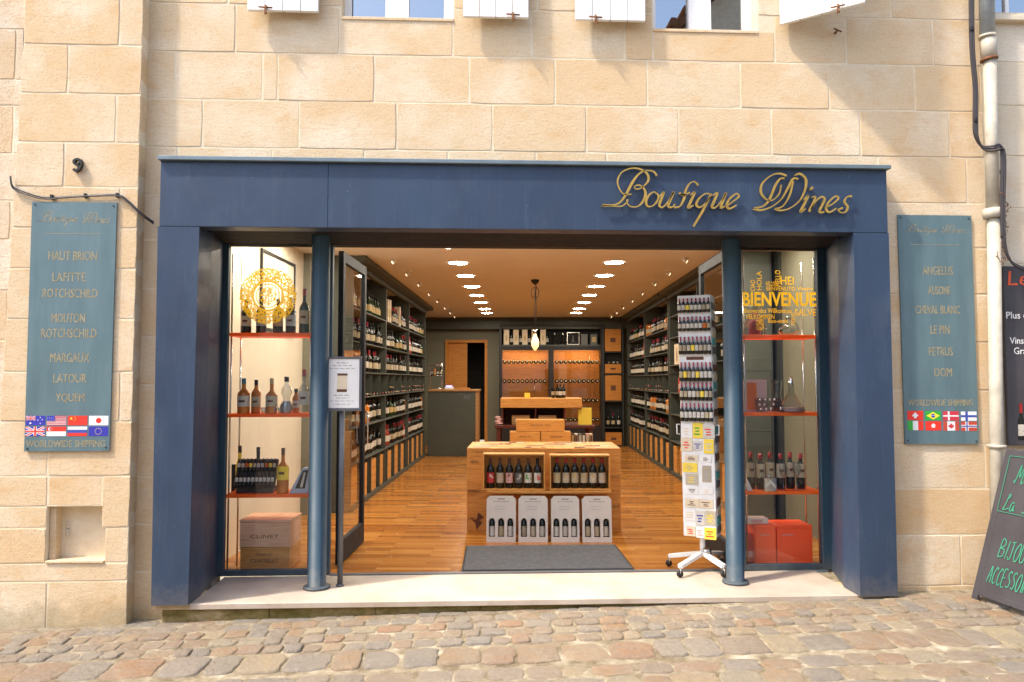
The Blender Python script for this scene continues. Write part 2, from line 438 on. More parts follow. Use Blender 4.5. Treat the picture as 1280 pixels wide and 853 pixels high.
M['spotlens'] = emit('spot_lens', (1.0,.76,.45), .8)
M['warm_glow'] = emit('amber_lamp_glass', (1.0,.50,.10), .45)
M['cabinet_fill'] = emit('added_cabinet_glow', (1.0,.66,.30), 22.0)  # glow added to brighten the back cabinet; no such strip is seen
for k, c in dict(f_blue=(.03,.03,.36), f_red=(.72,.03,.015), f_crimson=(.55,.03,.05), f_white=(.75,.75,.75), f_green=(.03,.35,.04), f_yellow=(.85,.7,.03), f_dkred=(.5,.06,.03), f_nordblue=(.04,.07,.35), card_y=(.85,.62,.06), card_c=(.72,.60,.42), card_g=(.10,.35,.30), pale_blue=(.42,.52,.62), pink=(.62,.35,.33), art_red=(.5,.03,.03), art_grey=(.12,.12,.11)).items():
    M[k] = plain('print_' + k.replace('f_', 'flag_'), c, .5, 0, .03)
# ================================================================== STREET
def street_z(x, y):
    base = -0.088 + 0.0225*x
    if y > -1.12: return base + 0.030*y
    return base - 0.034 - 0.035*math.exp(-((y+1.16)/.07)**2)*0 + 0.018*(-(y+1.12))
mb = MB()
NX, NY = 90, 44
xs = [-14 + 28*i/NX for i in range(NX+1)]; ys = [.55 - 9.6*j/NY for j in range(NY+1)]
vs = [(x, y, street_z(x, y) + .006*noise.noise(Vector((x*2, y*2, 0)))) for y in ys for x in xs]
fs = [(j*(NX+1)+i, j*(NX+1)+i+1, (j+1)*(NX+1)+i+1, (j+1)*(NX+1)+i) for j in range(NY) for i in range(NX)]
mb.add(vs, fs, 0, True)
street = tag(mb.build('street', M['sand']), kind='structure')
gm = MB(); gm.add([(-60,-60,-.9),(60,-60,-.9),(60,60,-.9),(-60,60,-.9)], [(0,1,2,3)])
tag(gm.build('ground', M['sand']), kind='structure')

def cobble_mesh(k, sharp):
    rnd = random.Random(k); pts = []
    n = 18
    for i in range(n):
        a = 2*math.pi*i/n
        c, s_ = math.cos(a), math.sin(a)
        p = 4.5 + rnd.random()*4.0
        r = 1.0/((abs(c)**p + abs(s_)**p)**(1/p))
        r *= 1 + rnd.uniform(-.09, .05)
        pts.append((c*r*.5, s_*r*.5))
    sk = rnd.uniform(-.10, .10)
    pts = [(x + sk*y, y) for x, y in pts]
    vs = []; tx, ty = rnd.uniform(-.15, .15), rnd.uniform(-.15, .15)
    for sc, z in ((1.02, -1.2), (1.0, .05), (.96, .62), (.80, .92)):
        for x, y in pts: vs.append((x*sc, y*sc, z + (x*tx + y*ty)*(z > .3)*2 + rnd.uniform(-.13, .13)*(z > .3)))
    vs.append((0, 0, 1.0))
    fs = [(k_*n+i, k_*n+(i+1) % n, (k_+1)*n+(i+1) % n, (k_+1)*n+i) for k_ in range(3) for i in range(n)]
    fs += [(3*n+i, 3*n+(i+1) % n, 4*n) for i in range(n)]
    m = MB(); m.add(vs, fs, 0, True); return m
CMB = [cobble_mesh(k, 0) for k in range(16)]
CM = [c.mesh('cobblestone', M['cobble']) for c in CMB]
stuff = MB()
rng = random.Random(11)
def cobble_row(y0, y1, wmin, wmax, x0, x1, h, far=False, gap=.011, jit=.006):
    x = x0
    while x < x1:
        w = rng.uniform(wmin, wmax); yc = (y0+y1)/2 + rng.uniform(-jit, jit); d = (y0-y1) - gap
        cx = x + w/2
        hh = h*rng.uniform(.45, 1.15)
        z = street_z(cx, yc) - .002 + rng.uniform(-.003, .003)
        rz = rng.uniform(-.05, .05); sy = d*rng.uniform(.86, 1.0)
        if far:
            Mx = Matrix.Translation((cx, yc, z)) @ Matrix.Rotation(rz, 4, 'Z') @ Matrix.Diagonal((w-gap, sy, hh, 1))
            st = len(stuff.v); c = CMB[rng.randrange(16)]
            stuff.add(c.v, c.f, 0, True); stuff.xf(Mx, st)
        else:
            o = link('cobblestone', CM[rng.randrange(16)], street, (cx, yc, z), (0, .0, rz)); o.scale = (w-gap, sy, hh)
        x += w
XV0, XV1 = -3.75, 3.75
rows = [(-.05,-.17,.10,.20,.007),(-.17,-.31,.11,.19,.012),(-.31,-.455,.11,.19,.018),(-.455,-.60,.11,.18,.019),(-.60,-.745,.11,.18,.019),(-.745,-1.06,.18,.31,.021),(-1.10,-1.29,.15,.30,.015),(-1.29,-1.50,.16,.30,.015),(-1.50,-1.72,.16,.30,.015)]
for (a, b, w0, w1, h) in rows:
    cobble_row(a, b, w0, w1, XV0+rng.uniform(-.1,.1), XV1, h)
    cobble_row(a, b, w0, w1, -7.5, XV0-.15, h, True); cobble_row(a, b, w0, w1, XV1+.36, 7.5, h, True)
y = -1.72
while y > -8.2:
    d = rng.uniform(.17, .3); cobble_row(y, y-d, .17, .32, -7.5, 7.5, .014, True); y -= d
tag(stuff.build('cobblestone', M['cobble'], street), kind='stuff')

# ================================================================== STONE TOWN HOUSE
house = thing('town_house', 'cream sandstone town house with house number and blue shopfront in its ground floor', 'building', (0,0,0))
rs = random.Random(5)
def stone(x0, x1, z0, z1, y=0.0, parent=house, mat='stone', j=.0042, xl=None, name='stone', depth=.05):
    """one ashlar block: irregular softened face slightly proud of the joints; xl=(x0 at top, x1 at top) for battered blocks"""
    x0 += j; x1 -= j; z0 += j; z1 -= j
    proud = rs.uniform(-.0016, .0022); y = y - proud
    W_, H_ = x1-x0, z1-z0
    nx = max(2, min(6, int(W_/.09))); nz = max(2, min(4, int(H_/.09)))
    per = [(i/nx, 0) for i in range(nx)] + [(1, i/nz) for i in range(nz)] + [(1-i/nx, 1) for i in range(nx)] + [(0, 1-i/nz) for i in range(nz)]
    n = len(per); vs = []
    for inset, yy in ((0, y+depth), (0, y+.0034), (.0012, y+.0008), (.0035, y)):
        for (a, b) in per:
            corner = (a in (0, 1)) and (b in (0, 1))
            jx, jz = rs.uniform(-.0018, .0018), rs.uniform(-.0018, .0018)
            ex = inset + (.004 if corner else 0)
            xx = x0 + a*W_ + (ex if a == 0 else -ex if a == 1 else 0) + jx
            zz = z0 + b*H_ + (ex if b == 0 else -ex if b == 1 else 0) + jz
            if xl is not None:
                t0, t1 = xl; f = b
                l = (x0 + (t0-x0)*f); r = (x1 + (t1-x1)*f)
                xx = l + (xx-x0)/W_*(r-l)
            vs.append((xx, yy, zz))
    fs = [(k*n+i, k*n+(i+1) % n, (k+1)*n+(i+1) % n, (k+1)*n+i) for k in range(3) for i in range(n)]
    fs.append([3*n+i for i in range(n)])
    m = MB(); m.add(vs, fs, 0, False)
    return m.build(name, M[mat], parent)
X = lambda px, py, Y=0.0: at(px, py, Y).x
Z = lambda px, py, Y=0.0: at(px, py, Y).z

# geometry of the shopfront
YF = -.15
jl0, jl1 = X(190, 700, YF), X(235, 747, YF)
jr0, jr1 = X(1075, 733, YF), X(1121, 700, YF)
zh = at(655, 287, YF).z                    # underside of header
zt = at(655, 207, YF).z                    # top of header
YG = .64                                   # plane of the glass
WT = .42
ax0, ax1 = jl1 - .10, jr0 + .12            # masonry opening
wall_l, wall_r = X(168, 700), X(1237, 400)
wb = Z(500, 23, 0); wb2 = Z(880, 38, 0); WB = (wb+wb2)/2
win = [(X(427, 10), X(567, 10), wb), (X(816, 20), X(947, 20), wb2)]
TOP = 6.1
mb = MB()
mb.box(wall_l-.6, ax0, .0026, WT, -.5, zh+.06); mb.box(ax1, wall_r+.02, .0026, WT, -.5, zh+.06)
mb.box(wall_l-.6, wall_r+.02, .0026, WT, zh+.06, min(wb, wb2)-.02)
zz = min(wb, wb2) - .02
for a, b in ((wall_l-.6, win[0][0]), (win[0][1], win[1][0]), (win[1][1], wall_r+.02)):
    mb.box(a, b, .0026, WT, zz, zz+1.75)
for (a, b, w) in win:
    mb.box(a, b, .0026, WT, zz, w-.003)
mb.box(wall_l-.6, wall_r+.02, .0026, WT, zz+1.75, TOP)
mb.build('wall', M['mortar'], house)
# joint heights
Zt = [Z(600, y) for y in (-47, 12, 71.5, 130, 189, 247)]
Zr = [Z(1170, y) for y in (254, 310, 368, 428, 488, 556, 611, 669, 732)]
Zt[5] = Zr[0]
def course(z1, z0, joints, pyr=None, skip=()):
    for i in range(len(joints)-1):
        a, b = joints[i], joints[i+1]
        if (i in skip): continue
        stone(a, b, z0, z1)
def xs_of(pxs, py): return [X(p, py) for p in pxs]
tight = wall_l - .02
course(Zt[3], Zt[4], [tight] + xs_of([253,374,495.5,615.5,732.7,848,964,1075,1186], 158) + [wall_r])
course(Zt[2], Zt[3], [tight] + xs_of([218.5,328,347,467.6,586.6,693.6,809,925,1036,1143,1225], 100) + [wall_r])
course(Zt[4], Zt[5], [tight] + xs_of([222,340,455,560,670,758,874,987,1097,1208], 215) + [wall_r])
# course under the windows: sill band stones sit up to the window bottoms
js = [tight] + xs_of([294,424,566,664.7,781,816,968,1058,1166], 45) + [wall_r]
for i in range(len(js)-1):
    z1 = Zt[1]
    if i == 2: z1 = wb
    if i == 6: z1 = wb2
    if i in (2, 6):
        a, b = win[0][:2] if i == 2 else win[1][:2]
        stone(js[i], js[i+1], Zt[2], z1, name='window_sill_stone')
    else: stone(js[i], js[i+1], Zt[2], z1)
zc = Zt[1]; flip = 0
while zc < TOP - .1:
    zn = min(zc + .335, TOP)
    for (a, b) in ((tight, win[0][0]), (win[0][1], win[1][0]), (win[1][1], wall_r)) if zn < zz + 1.76 else ((tight, wall_r),):
        n = max(1, round((b-a)/.62)); e = [a + (b-a)*(k/n) for k in range(n+1)]
        for k in range(1, n): e[k] += (.16 if flip else -.12)
        for k in range(n): stone(e[k], e[k+1], zc, zn)
    zc = zn; flip = 1-flip
# strips beside the shopfront
Zl = [Zt[5]] + [Z(186, y) for y in (300, 361, 421, 481, 538, 596, 655, 715)] + [-.42]
for i in range(len(Zl)-1): stone(tight, ax0-.002, Zl[i+1], Zl[i])
xj = [None, 1181, None, 1165, None, 1199, None, 1190, None]
for i in range(len(Zr)-1):
    a, b = ax1+.002, wall_r
    if i % 2 == 1:
        m_ = X([1181,1181,1230,1200,1160,1226,1180,1192,1180][i], 400); stone(a, m_, Zr[i+1], Zr[i]); stone(m_, b, Zr[i+1], Zr[i])
    else: stone(a, b, Zr[i+1], Zr[i])
stone(ax1+.002, X(1160, 730), -.42, Zr[-1]); stone(X(1160, 730), wall_r, -.42, Zr[-1])

# ---- pilaster, slightly battered
YP = -.11
pl = lambda z, p0, p1: None
def pil_edges(py):
    return 32 - 18*py/290.0, 179.5 - 21.5*py/780.0 - .0*py
PYS = [-62, -4, 56, 117, 178, 234, 285, 336, 399, 465, 527, 595, 660, 727, 800]
vert = {0: 95, 1: 149.6, 2: 85, 3: 145, 4: 80, 5: 150, 6: 58, 7: 144, 8: 66, 9: 150, 10: 60, 11: 127, 12: None, 13: 58}
pz = lambda py: Z(100, py, YP)
mb = MB()
e0, e1 = pil_edges(-62), pil_edges(800)
x00, x01 = X(e0[0], -62, YP), X(e0[1], -62, YP); x10, x11 = X(e1[0], 800, YP), X(e1[1], 800, YP)
nz0, nz1 = pz(704), pz(633); nx0, nx1 = X(58, 668, YP), X(131, 668, YP)
ztop = TOP
zT, zB = pz(-62), pz(800)
def pe(z):
    f = (z-zB)/(zT-zB); return x10 + (x00-x10)*f, x11 + (x01-x11)*f
def slab(za, zb, xa=None, xb=None):
    a0, b0 = pe(za); a1, b1 = pe(zb)
    if xa is not None: a0 = a1 = xa
    if xb is not None: b0 = b1 = xb
    y0, y1 = YP+.0026, .03
    k = .004
    mb.add([(a0+k,y0,za),(b0-k,y0,za),(b0-k,y1,za),(a0+k,y1,za),(a1+k,y0,zb),(b1-k,y0,zb),(b1-k,y1,zb),(a1+k,y1,zb)],
           [(0,3,2,1),(4,5,6,7),(0,1,5,4),(1,2,6,5),(2,3,7,6),(3,0,4,7)])
slab(-.5, nz0); slab(nz0, nz1, None, nx0); slab(nz0, nz1, nx1, None); slab(nz1, TOP)
mb.build('wall', M['mortar'], house)
mb = MB()
mb.box(nx0-.02, nx1+.02, .03, .06, nz0-.02, nz1+.02)
mb.build('niche_back', M['stone'], house)
dn = MB().cbox(nx0+.045, nx1-.002, .006, .028, nz0+.022, nz1-.003, .003).build('niche_door', M['stone'], house)
MB().box(nx0-.0, nx0+.042, -.07, .028, nz0, nz1).build('niche_cheek', M['stone'], house)
MB().cbox(nx0, nx1, -.12, .028, nz0, nz0+.018, .003).build('niche_sill', M['stone'], house)
hx = nx0 + .075; hz = (nz0+nz1)/2 + .02
MB().box(hx, hx+.022, .0, .006, hz-.055, hz+.05).tube([(hx+.011,-.002,hz),(hx+.011,-.02,hz),(hx+.03,-.022,hz-.03)], .004, 6).build('latch', M['chrome'], dn)
for i in range(len(PYS)-1):
    z1, z0 = pz(PYS[i]), pz(PYS[i+1])
    if i == len(PYS)-2: z0 = -.40
    (a0, b0), (a1, b1) = pe(z0), pe(z1)
    v = vert.get(i)
    if i == 12:
        stone(a0, nx0, nz0, z1, YP, xl=(a1, nx0-.005), depth=.13)
        stone(nx1, b0, nz0, z1, YP, xl=(nx1+.005, b1), depth=.13)
        stone(a0, b0, z0, nz0, YP, depth=.13)
        continue
    if i == 11:
        vx = X(v, (PYS[i]+PYS[i+1])/2, YP)
        stone(a0, nx0, nz1, z1, YP, xl=(a1, nx0-.005), depth=.13)
        stone(nx0, vx, nz1, z1, YP, depth=.13); stone(vx, b0, z0, z1, YP, xl=(vx+.005, b1), depth=.13)
        stone(a0, nx0, z0, nz1, YP, depth=.13)
        continue
    vx = X(v, (PYS[i]+PYS[i+1])/2, YP)
    stone(a0, vx, z0, z1, YP, xl=(a1, vx-.005), depth=.13)
    stone(vx, b0, z0, z1, YP, xl=(vx+.005, b1), depth=.13)
z = pz(-62)
while z < TOP-.1:
    zn = min(z+.34, TOP); (a0, b0) = pe(z); stone(a0, (a0+b0)/2+.1*math.sin(z*9), z, zn, YP, depth=.13); stone((a0+b0)/2+.1*math.sin(z*9), b0, z, zn, YP, depth=.13); z = zn

# ---- upper windows and shutters
def window(a, b, zb, gl, parent, pane='pane_sky', yw=.14, h=1.7):
    fr = MB(); t = .055
    fr.box(a, a+t, yw, yw+.06, zb, zb+h); fr.box(b-t, b, yw, yw+.06, zb, zb+h)
    fr.box(a+t, b-t, yw, yw+.06, zb, zb+.012); fr.box(a+t, b-t, yw, yw+.06, zb+h-t, zb+h)
    g = [(X(gl[0], 10, yw), X(gl[1], 10, yw)), (X(gl[2], 10, yw), X(gl[3], 10, yw))]
    fr.box(a+t, g[0][0], yw+.004, yw+.055, zb+.012, zb+h-t); fr.box(g[0][1], g[1][0], yw-.012, yw+.055, zb+.012, zb+h-t); fr.box(g[1][1], b-t, yw+.004, yw+.055, zb+.012, zb+h-t)
    for p, q in g: fr.box(p, q, yw+.006, yw+.05, zb+.7, zb+.74)
    f = fr.build('window', M['white_paint'], parent)
    for p, q in g: MB().box(p, q, yw+.025, yw+.031, zb+.012, zb+h-t).build('pane', M[pane], f)
    MB().box(a-.05, b+.05, yw+.25, yw+.27, zb-.1, zb+h+.05).build('dark_backing', M['room_shade'], f)  # dark sheet standing in for the unlit room behind the panes
    MB().cbox(a-.0, b+.0, -.008, yw, zb-.02, zb+.004, .003).build('window_sill', M['stone'], f)
window(*win[0], (440, 482, 511, 555), house)
window(*win[1], (819, 860, 888, 928), house)
def shutter(x0, x1, zb, ang, hinge_left, off=.06, n=3, h=1.75, hpx=None):
    w = x1-x0; th = .032
    sx = x0 if hinge_left else x1
    root = MB()
    bw = w/n
    for k in range(n):
        s0 = (k*bw) if hinge_left else (-w + k*bw)
        root.cbox(s0+.002, s0+bw-.002, -th, 0, 0, h, .004)
    for zz_ in (.25, 1.0, 1.5):
        root.box((0.01 if hinge_left else -w+.01), (w-.01 if hinge_left else -.01), 0, .022, zz_, zz_+.09)
    s = root.build('shutter', M['white_paint'], house, (sx, -off, zb), (0, 0, ang))
    hx = .0 if hpx is None else hpx
    hm = MB(); hm.tube([(hx,-th-.012,-.035),(hx,-th-.012,.03)], .008, 6); hm.tube([(hx-.05,-th-.012,.02),(hx+.05,-th-.016,.012)], .006, 6); hm.tube([(hx,-th-.01,.03),(hx,.0,.035)], .008, 6); hm.tube([(hx,-th-.014,-.03),(hx+.012,-th-.03,-.04),(hx+.008,-th-.03,-.018)], .006, 6)
    hm.build('catch', M['rust'], s)
    return s
zs = lambda px, py: Z(px, py, -.06)
shutter(X(309,10,-.09), X(398,10,-.09), zs(350,16), 0, False, n=4, hpx=-.38)
shutter(X(579,10,-.09), X(661,10,-.09), zs(620,24), 0, True, n=4, hpx=.37)
shutter(X(719,10,-.09), X(807,10,-.09), zs(763,28), 0, False, n=4, hpx=-.38)
hx0, hz0 = X(976,33,-.03), Z(976,33,-.03)
shutter(hx0, hx0+.60, hz0, -R(38), True, off=.03, n=4, hpx=.42)
# little iron holdback left of the odd shutter
p = at(1043, 42, 0)
MB().tube([(p.x,.02,p.z),(p.x,-.05,p.z),(p.x-.02,-.06,p.z-.03)], .007, 6).tube([(p.x-.03,-.055,p.z+.012),(p.x+.03,-.055,p.z-.012)], .006, 6).build('shutter_holdback', M['rust'], house)

# ---- left neighbour
nb = thing('neighbouring_house', 'flaking whitewashed stone house wall left of the pilaster', 'building', (x00, .1, 0))
yl = .06
mb = MB(); mb.box(-8, x00+.25, yl+.004, yl+.4, -.6, TOP); o = mb.build('wall', M['mortar'], nb, (-x00, -.1, 0))
r2 = [pz(y)+.03 for y in (-40, 30, 95, 128, 190, 250, 300, 365, 430, 500, 560, 630, 700, 760)] + [-.45]
for i in range(len(r2)-1):
    e = -3.62 + (i % 2)*.3
    xx = [e-.75, e-.1, e+.45, x00+.24]
    for k in range(3):
        o = stone(xx[k], xx[k+1], r2[i+1], r2[i], yl, nb, 'stone_l'); o.location = (-x00, -.1, 0)
MB().box(0, .02, -.02, .03, 0, .17).build('iron_bracket', M['black_metal'], nb, (X(29,50,-.05)-x00, -.13, Z(29,65,-.05)))

# ---- right neighbour
rb = thing('neighbouring_house', 'smooth cream rendered house wall right of the drainpipe', 'building', (wall_r, 0, 0))
yr = -.0
wx0 = X(1244, 15, yr); wz = Z(1260, 22, yr)
mb = MB()
mb.box(wall_r+.02, wx0, yr+.004, yr+.4, -.5, TOP); mb.box(wx0, wx0+1.0, yr+.004, yr+.4, -.5, wz); mb.box(wx0+1.0, 9, yr+.004, yr+.4, -.5, TOP); mb.box(wx0, wx0+1.0, yr+.004, yr+.4, wz+1.2, TOP)
mb.build('wall', M['mortar'], rb, (-wall_r, 0, 0))
r3 = [TOP, TOP-.4] + [Z(1260, y, yr) for y in (-60, 15, 78, 132, 195, 260, 330, 400, 470, 540, 620, 700)] + [-.4]
for i in range(len(r3)-1):
    zt_, zb_ = r3[i], r3[i+1]
    e = [wall_r+.03, wall_r+.42+.25*(i % 2), wall_r+1.15+.2*(i % 2), wall_r+1.95]
    for k in range(3):
        a, b = e[k], e[k+1]
        if zb_ >= wz-.05 and a < wx0+1.0 and b > wx0 and zb_ < wz+1.2:
            if a < wx0-.1: b = wx0
            else: continue
        o = stone(a, b, zb_, min(zt_, 99), yr, rb, 'stone_r'); o.location = (-wall_r, 0, 0)
f = MB(); yw = .1
f.box(wx0, wx0+.03, yw, yw+.05, wz, wz+1.2); f.box(wx0+.155, wx0+.185, yw, yw+.05, wz, wz+1.2); f.box(wx0, wx0+1, yw, yw+.05, wz+1.15, wz+1.2); f.box(wx0+.97, wx0+1, yw, yw+.05, wz, wz+1.2); f.box(wx0+.5, wx0+.53, yw, yw+.05, wz, wz+1.2)
f = f.build('window', M['white_paint'], rb, (-wall_r, 0, 0))
MB().box(wx0, wx0+1, yw+.02, yw+.026, wz, wz+1.2).build('pane', M['pane_sky'], f)
MB().box(wx0, wx0+1, yw+.2, yw+.22, wz, wz+1.2).build('dark_backing', M['room_shade'], f)  # dark sheet again, its colour stands for the room's shade
MB().cbox(wx0-.05, wx0+1.05, -.05, yw, wz-.045, wz, .006).build('window_sill', M['stone_r'], rb, (-wall_r, 0, 0))

# ---- opposite side of the street: what the panes reflect
op = thing('rendered_house', 'plain rendered house across the street reflected in the panes', 'building', (0, -9.2, 0))
mb = MB(); mb.box(-11, 11, -1.0, 0, -.6, 5.2); mb.build('wall', plain('pale_render', (.78,.72,.60), .9), op)
mb = MB(); mb.add([(-11.4,.45,5.1),(11.4,.45,5.1),(11.4,-3.2,6.7),(-11.4,-3.2,6.7),(-11.4,.45,5.0),(11.4,.45,5.0),(11.4,-3.2,6.6),(-11.4,-3.2,6.6)], [(0,1,2,3),(4,7,6,5),(0,4,5,1)])
roof = mb.build('roof', M['rust'], op)
MB().prism([(3.2,5.0),(9.4,5.0),(9.4,7.9),(6.3,10.8),(3.2,7.9)], -1.2, -.3).build('gable_wall', plain('gable_render', (.62,.54,.42), .9), op)
g_ = MB().prism([(2.8,7.55),(3.0,7.75),(6.3,10.85),(9.6,7.75),(9.8,7.55),(9.8,7.75),(6.3,11.05),(2.8,7.75)], -2.6, -.1).build('roof', M['rust'], op)
tm2 = MB()
for k in range(13):
    for sg in (-1, 1): tm2.tube([(6.3+sg*(.1+.27*k),-.05,11.04-.26*k),(6.3+sg*(.1+.27*k),-2.6,11.04-.26*k)], .10, 6)
tag(tm2.build('roof_tile', M['rust'], g_), kind='stuff')
tm = MB()
for k in range(110): tm.tube([(-11.3+k*.205,.5,5.13),(-11.3+k*.205,-3.2,6.75)], .075, 6)
tag(tm.build('roof_tile', M['rust'], roof), kind='stuff')
for xk in (-8.4,-5.4,-2.2,1.2,4.4,7.6):
    for zk in (.9, 3.3):
        w = MB().box(xk-.5, xk+.5, 0, .04, zk, zk+1.3).build('window', M['white_paint'], op)
        MB().box(xk-.43, xk+.43, .041, .05, zk+.07, zk+1.23).build('pane', M['pane_sky'], w)
        for sg in (-1, 1): MB().box(xk+sg*.78-.25, xk+sg*.78+.25, .005, .05, zk, zk+1.3).build('shutter', M['white_paint'], w)

# ================================================================== SHOPFRONT
shop = thing('shopfront', 'navy blue panelled shopfront surround with round columns and open doorway', 'shopfront', ((jl0+jr1)/2, YF, 0))
S0 = shop.location.copy()
def sp(mb, name, mats, parent=None):
    o = mb.build(name, mats, parent or shop)
    if parent is None: o.location = -S0
    return o
hl, hr = X(200, 240, YF), X(1109, 250, YF)
jbl0, jbr1 = X(189, 745, YF), X(1122, 731, YF)
# header as a folded panel box
seam1 = X(410, 245, YF)
sp(MB().cbox(hl, seam1-.0004, YF, .005, zh, zt, .003), 'header_panel', M['navy'])
sp(MB().cbox(seam1+.0004, hr, YF, .005, zh, zt, .003), 'header_panel', M['navy'])
sp(MB().cbox(hl-.012, hr+.02, YF-.035, .05, zt, zt+.03, .004), 'drip_trim', M['cap_metal'])
def jamb(xa0, xb0, xa1, xb1, yb):
    """xa/xb at top (1) and bottom (0)"""
    m = MB(); z0, z1 = -.004, zh-.002
    m.add([(xa0,YF,z0),(xb0,YF,z0),(xb0,yb,z0),(xa0,yb,z0),(xa1,YF,z1),(xb1,YF,z1),(xb1,yb,z1),(xa1,yb,z1)], [(0,3,2,1),(4,5,6,7),(0,1,5,4),(1,2,6,5),(2,3,7,6),(3,0,4,7)])
    return m
lt = X(249, 292, YF); rt_ = X(1067, 293, YF)
sp(jamb(jbl0, jl1, X(197, 290, YF), lt, .10), 'jamb', M['navy'])
sp(jamb(jr0, jbr1, rt_, X(1111, 293, YF), .10), 'jamb', M['navy'])
# inner reveals up to the glass line
gl0, gr1 = X(272, 715, YG), X(1040, 708, YG)
def reveal(xf0, xf1, xb, side):
    z0, z1 = -.004, zh+.02; d = .03*side
    m = MB(); m.add([(xf0,YF+.25,z0),(xb,YG+.03,z0),(xb,YG+.03,z1),(xf1,YF+.25,z1),(xf0+d,YF+.25,z0),(xb+d,YG+.03,z0),(xb+d,YG+.03,z1),(xf1+d,YF+.25,z1)],
          [(0,1,2,3),(4,7,6,5),(0,4,5,1),(3,2,6,7),(1,5,6,2),(0,3,7,4)])
    return m
sp(reveal(jl1-.004, lt-.004, gl0, -1), 'reveal_panel', M['navy'])
sp(reveal(jr0+.004, rt_+.004, gr1, 1), 'reveal_panel', M['navy'])
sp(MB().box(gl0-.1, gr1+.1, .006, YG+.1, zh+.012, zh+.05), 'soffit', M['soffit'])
# glazing frames
zg1 = at(330, 303, YG).z; zg0 = .045
colx = [X(399, 500, .25), X(916, 500, .25)]
gwl = (X(284, 500, YG), X(391, 500, YG)); gwr = (X(928, 500, YG), X(1023, 500, YG))
dl, dr = X(415, 500, YG), X(906, 500, YG)
def frame(a, b, p, q, nm):
    m = MB(); y0, y1 = YG-.03, YG+.03
    m.cbox(a, p, y0, y1, 0, zh+.012, .003); m.cbox(q, b, y0, y1, 0, zh+.012, .003)
    m.cbox(p, q, y0+.002, y1-.002, 0, zg0, .003); m.cbox(p, q, y0+.002, y1-.002, zg1, zh+.012, .003)
    f = sp(m, 'window_frame', M['teal'])
    g = MB().box(p, q, YG-.004, YG+.004, zg0, zg1).build('pane', M['pane'], f)
    return f
frame(gl0, dl, *gwl, 'l'); frame(dr, gr1, *gwr, 'r')
sp(MB().box(dl, dr, YG-.02, YG+.05, zg1+.0, zh+.011), 'door_head', M['dark_frame'])
for cx in colx:
    m = MB(); m.lathe([(.0,0),(.100,0),(.100,.014),(.082,.018),(.0685,.020),(.0685,zh+.01)], 28, (cx, .25, .0))
    sp(m, 'column', M['teal'])
# open door leaves, folded back into the shop
def leaf(u, v0, v1, z1, side):
    w = v1-v0
    d = inthing('glazed_door', '', 'door', u, v0)
    fr = MB()
    fr.cbox(-.022,.022,0,.075,.01,z1,.003); fr.cbox(-.022,.022,w-.075,w,.01,z1,.003); fr.cbox(-.022,.022,.075,w-.075,.01,.20,.003); fr.cbox(-.022,.022,.075,w-.075,z1-.09,z1,.003)
    fr.build('frame', M['dark_frame'], d)
    MB().box(-.004,.004,.075,w-.075,.2,z1-.09).build('pane', M['pane'], d)
    MB().tube([(side*.03,w-.04,.95),(side*.055,w-.04,.95),(side*.055,w-.04,1.25),(side*.03,w-.04,1.25)], .008, 8).build('handle', M['chrome'], d)
    return d
d = leaf(-1.575, 6.42, 7.36, 2.66, 1); d['label'] = 'dark framed glass door leaf folded open behind the notice stand'
d = leaf(1.70, 6.42, 7.36, 2.66, -1); d['label'] = 'dark framed glass door leaf folded open behind the white bottle magnet rack'
# threshold and step
tz = 0.0
th_ = thing('threshold', 'pale polished stone threshold slab under the shop opening', 'doorstep', (0, 0, 0))
m = MB(); y0 = YF+.03
m.cbox(jl1-.0, jr0+.0, y0, YG-.03, -.045, -.004, .004)
a = m.build('slab', M['threshold'], th_)
MB().box(dl, dr, YG-.03, YG+.03, -.02, .003).build('metal_strip', M['grey_frame'], th_)
st = thing('step', 'mossy stained stone step below the pale threshold', 'step', (0, 0, 0))
m = MB()
xx = X(200, 760, -.12); xe = X(1112, 738, -.12); N = 7
for k in range(N):
    a = xx + (xe-xx)*k/N; b = xx + (xe-xx)*(k+1)/N
    MB().cbox(a+.002, b-.002, YF+.055+rs.uniform(0,.008), .3, -.36, -.047, .006).build('step_stone', M['moss'], st)
MB().box(xx+.003, xe-.003, YF+.07, .29, -.36, -.05).build('mortar_bed', M['moss'], st)
MB().box(jbl0+.02, xx+.3, YF+.04, .25, -.045, -.006).build('packing_stone', M['stone'], st)
MB().box(xe-.35, jbr1-.02, YF+.04, .25, -.045, -.006).build('packing_stone', M['stone'], st)

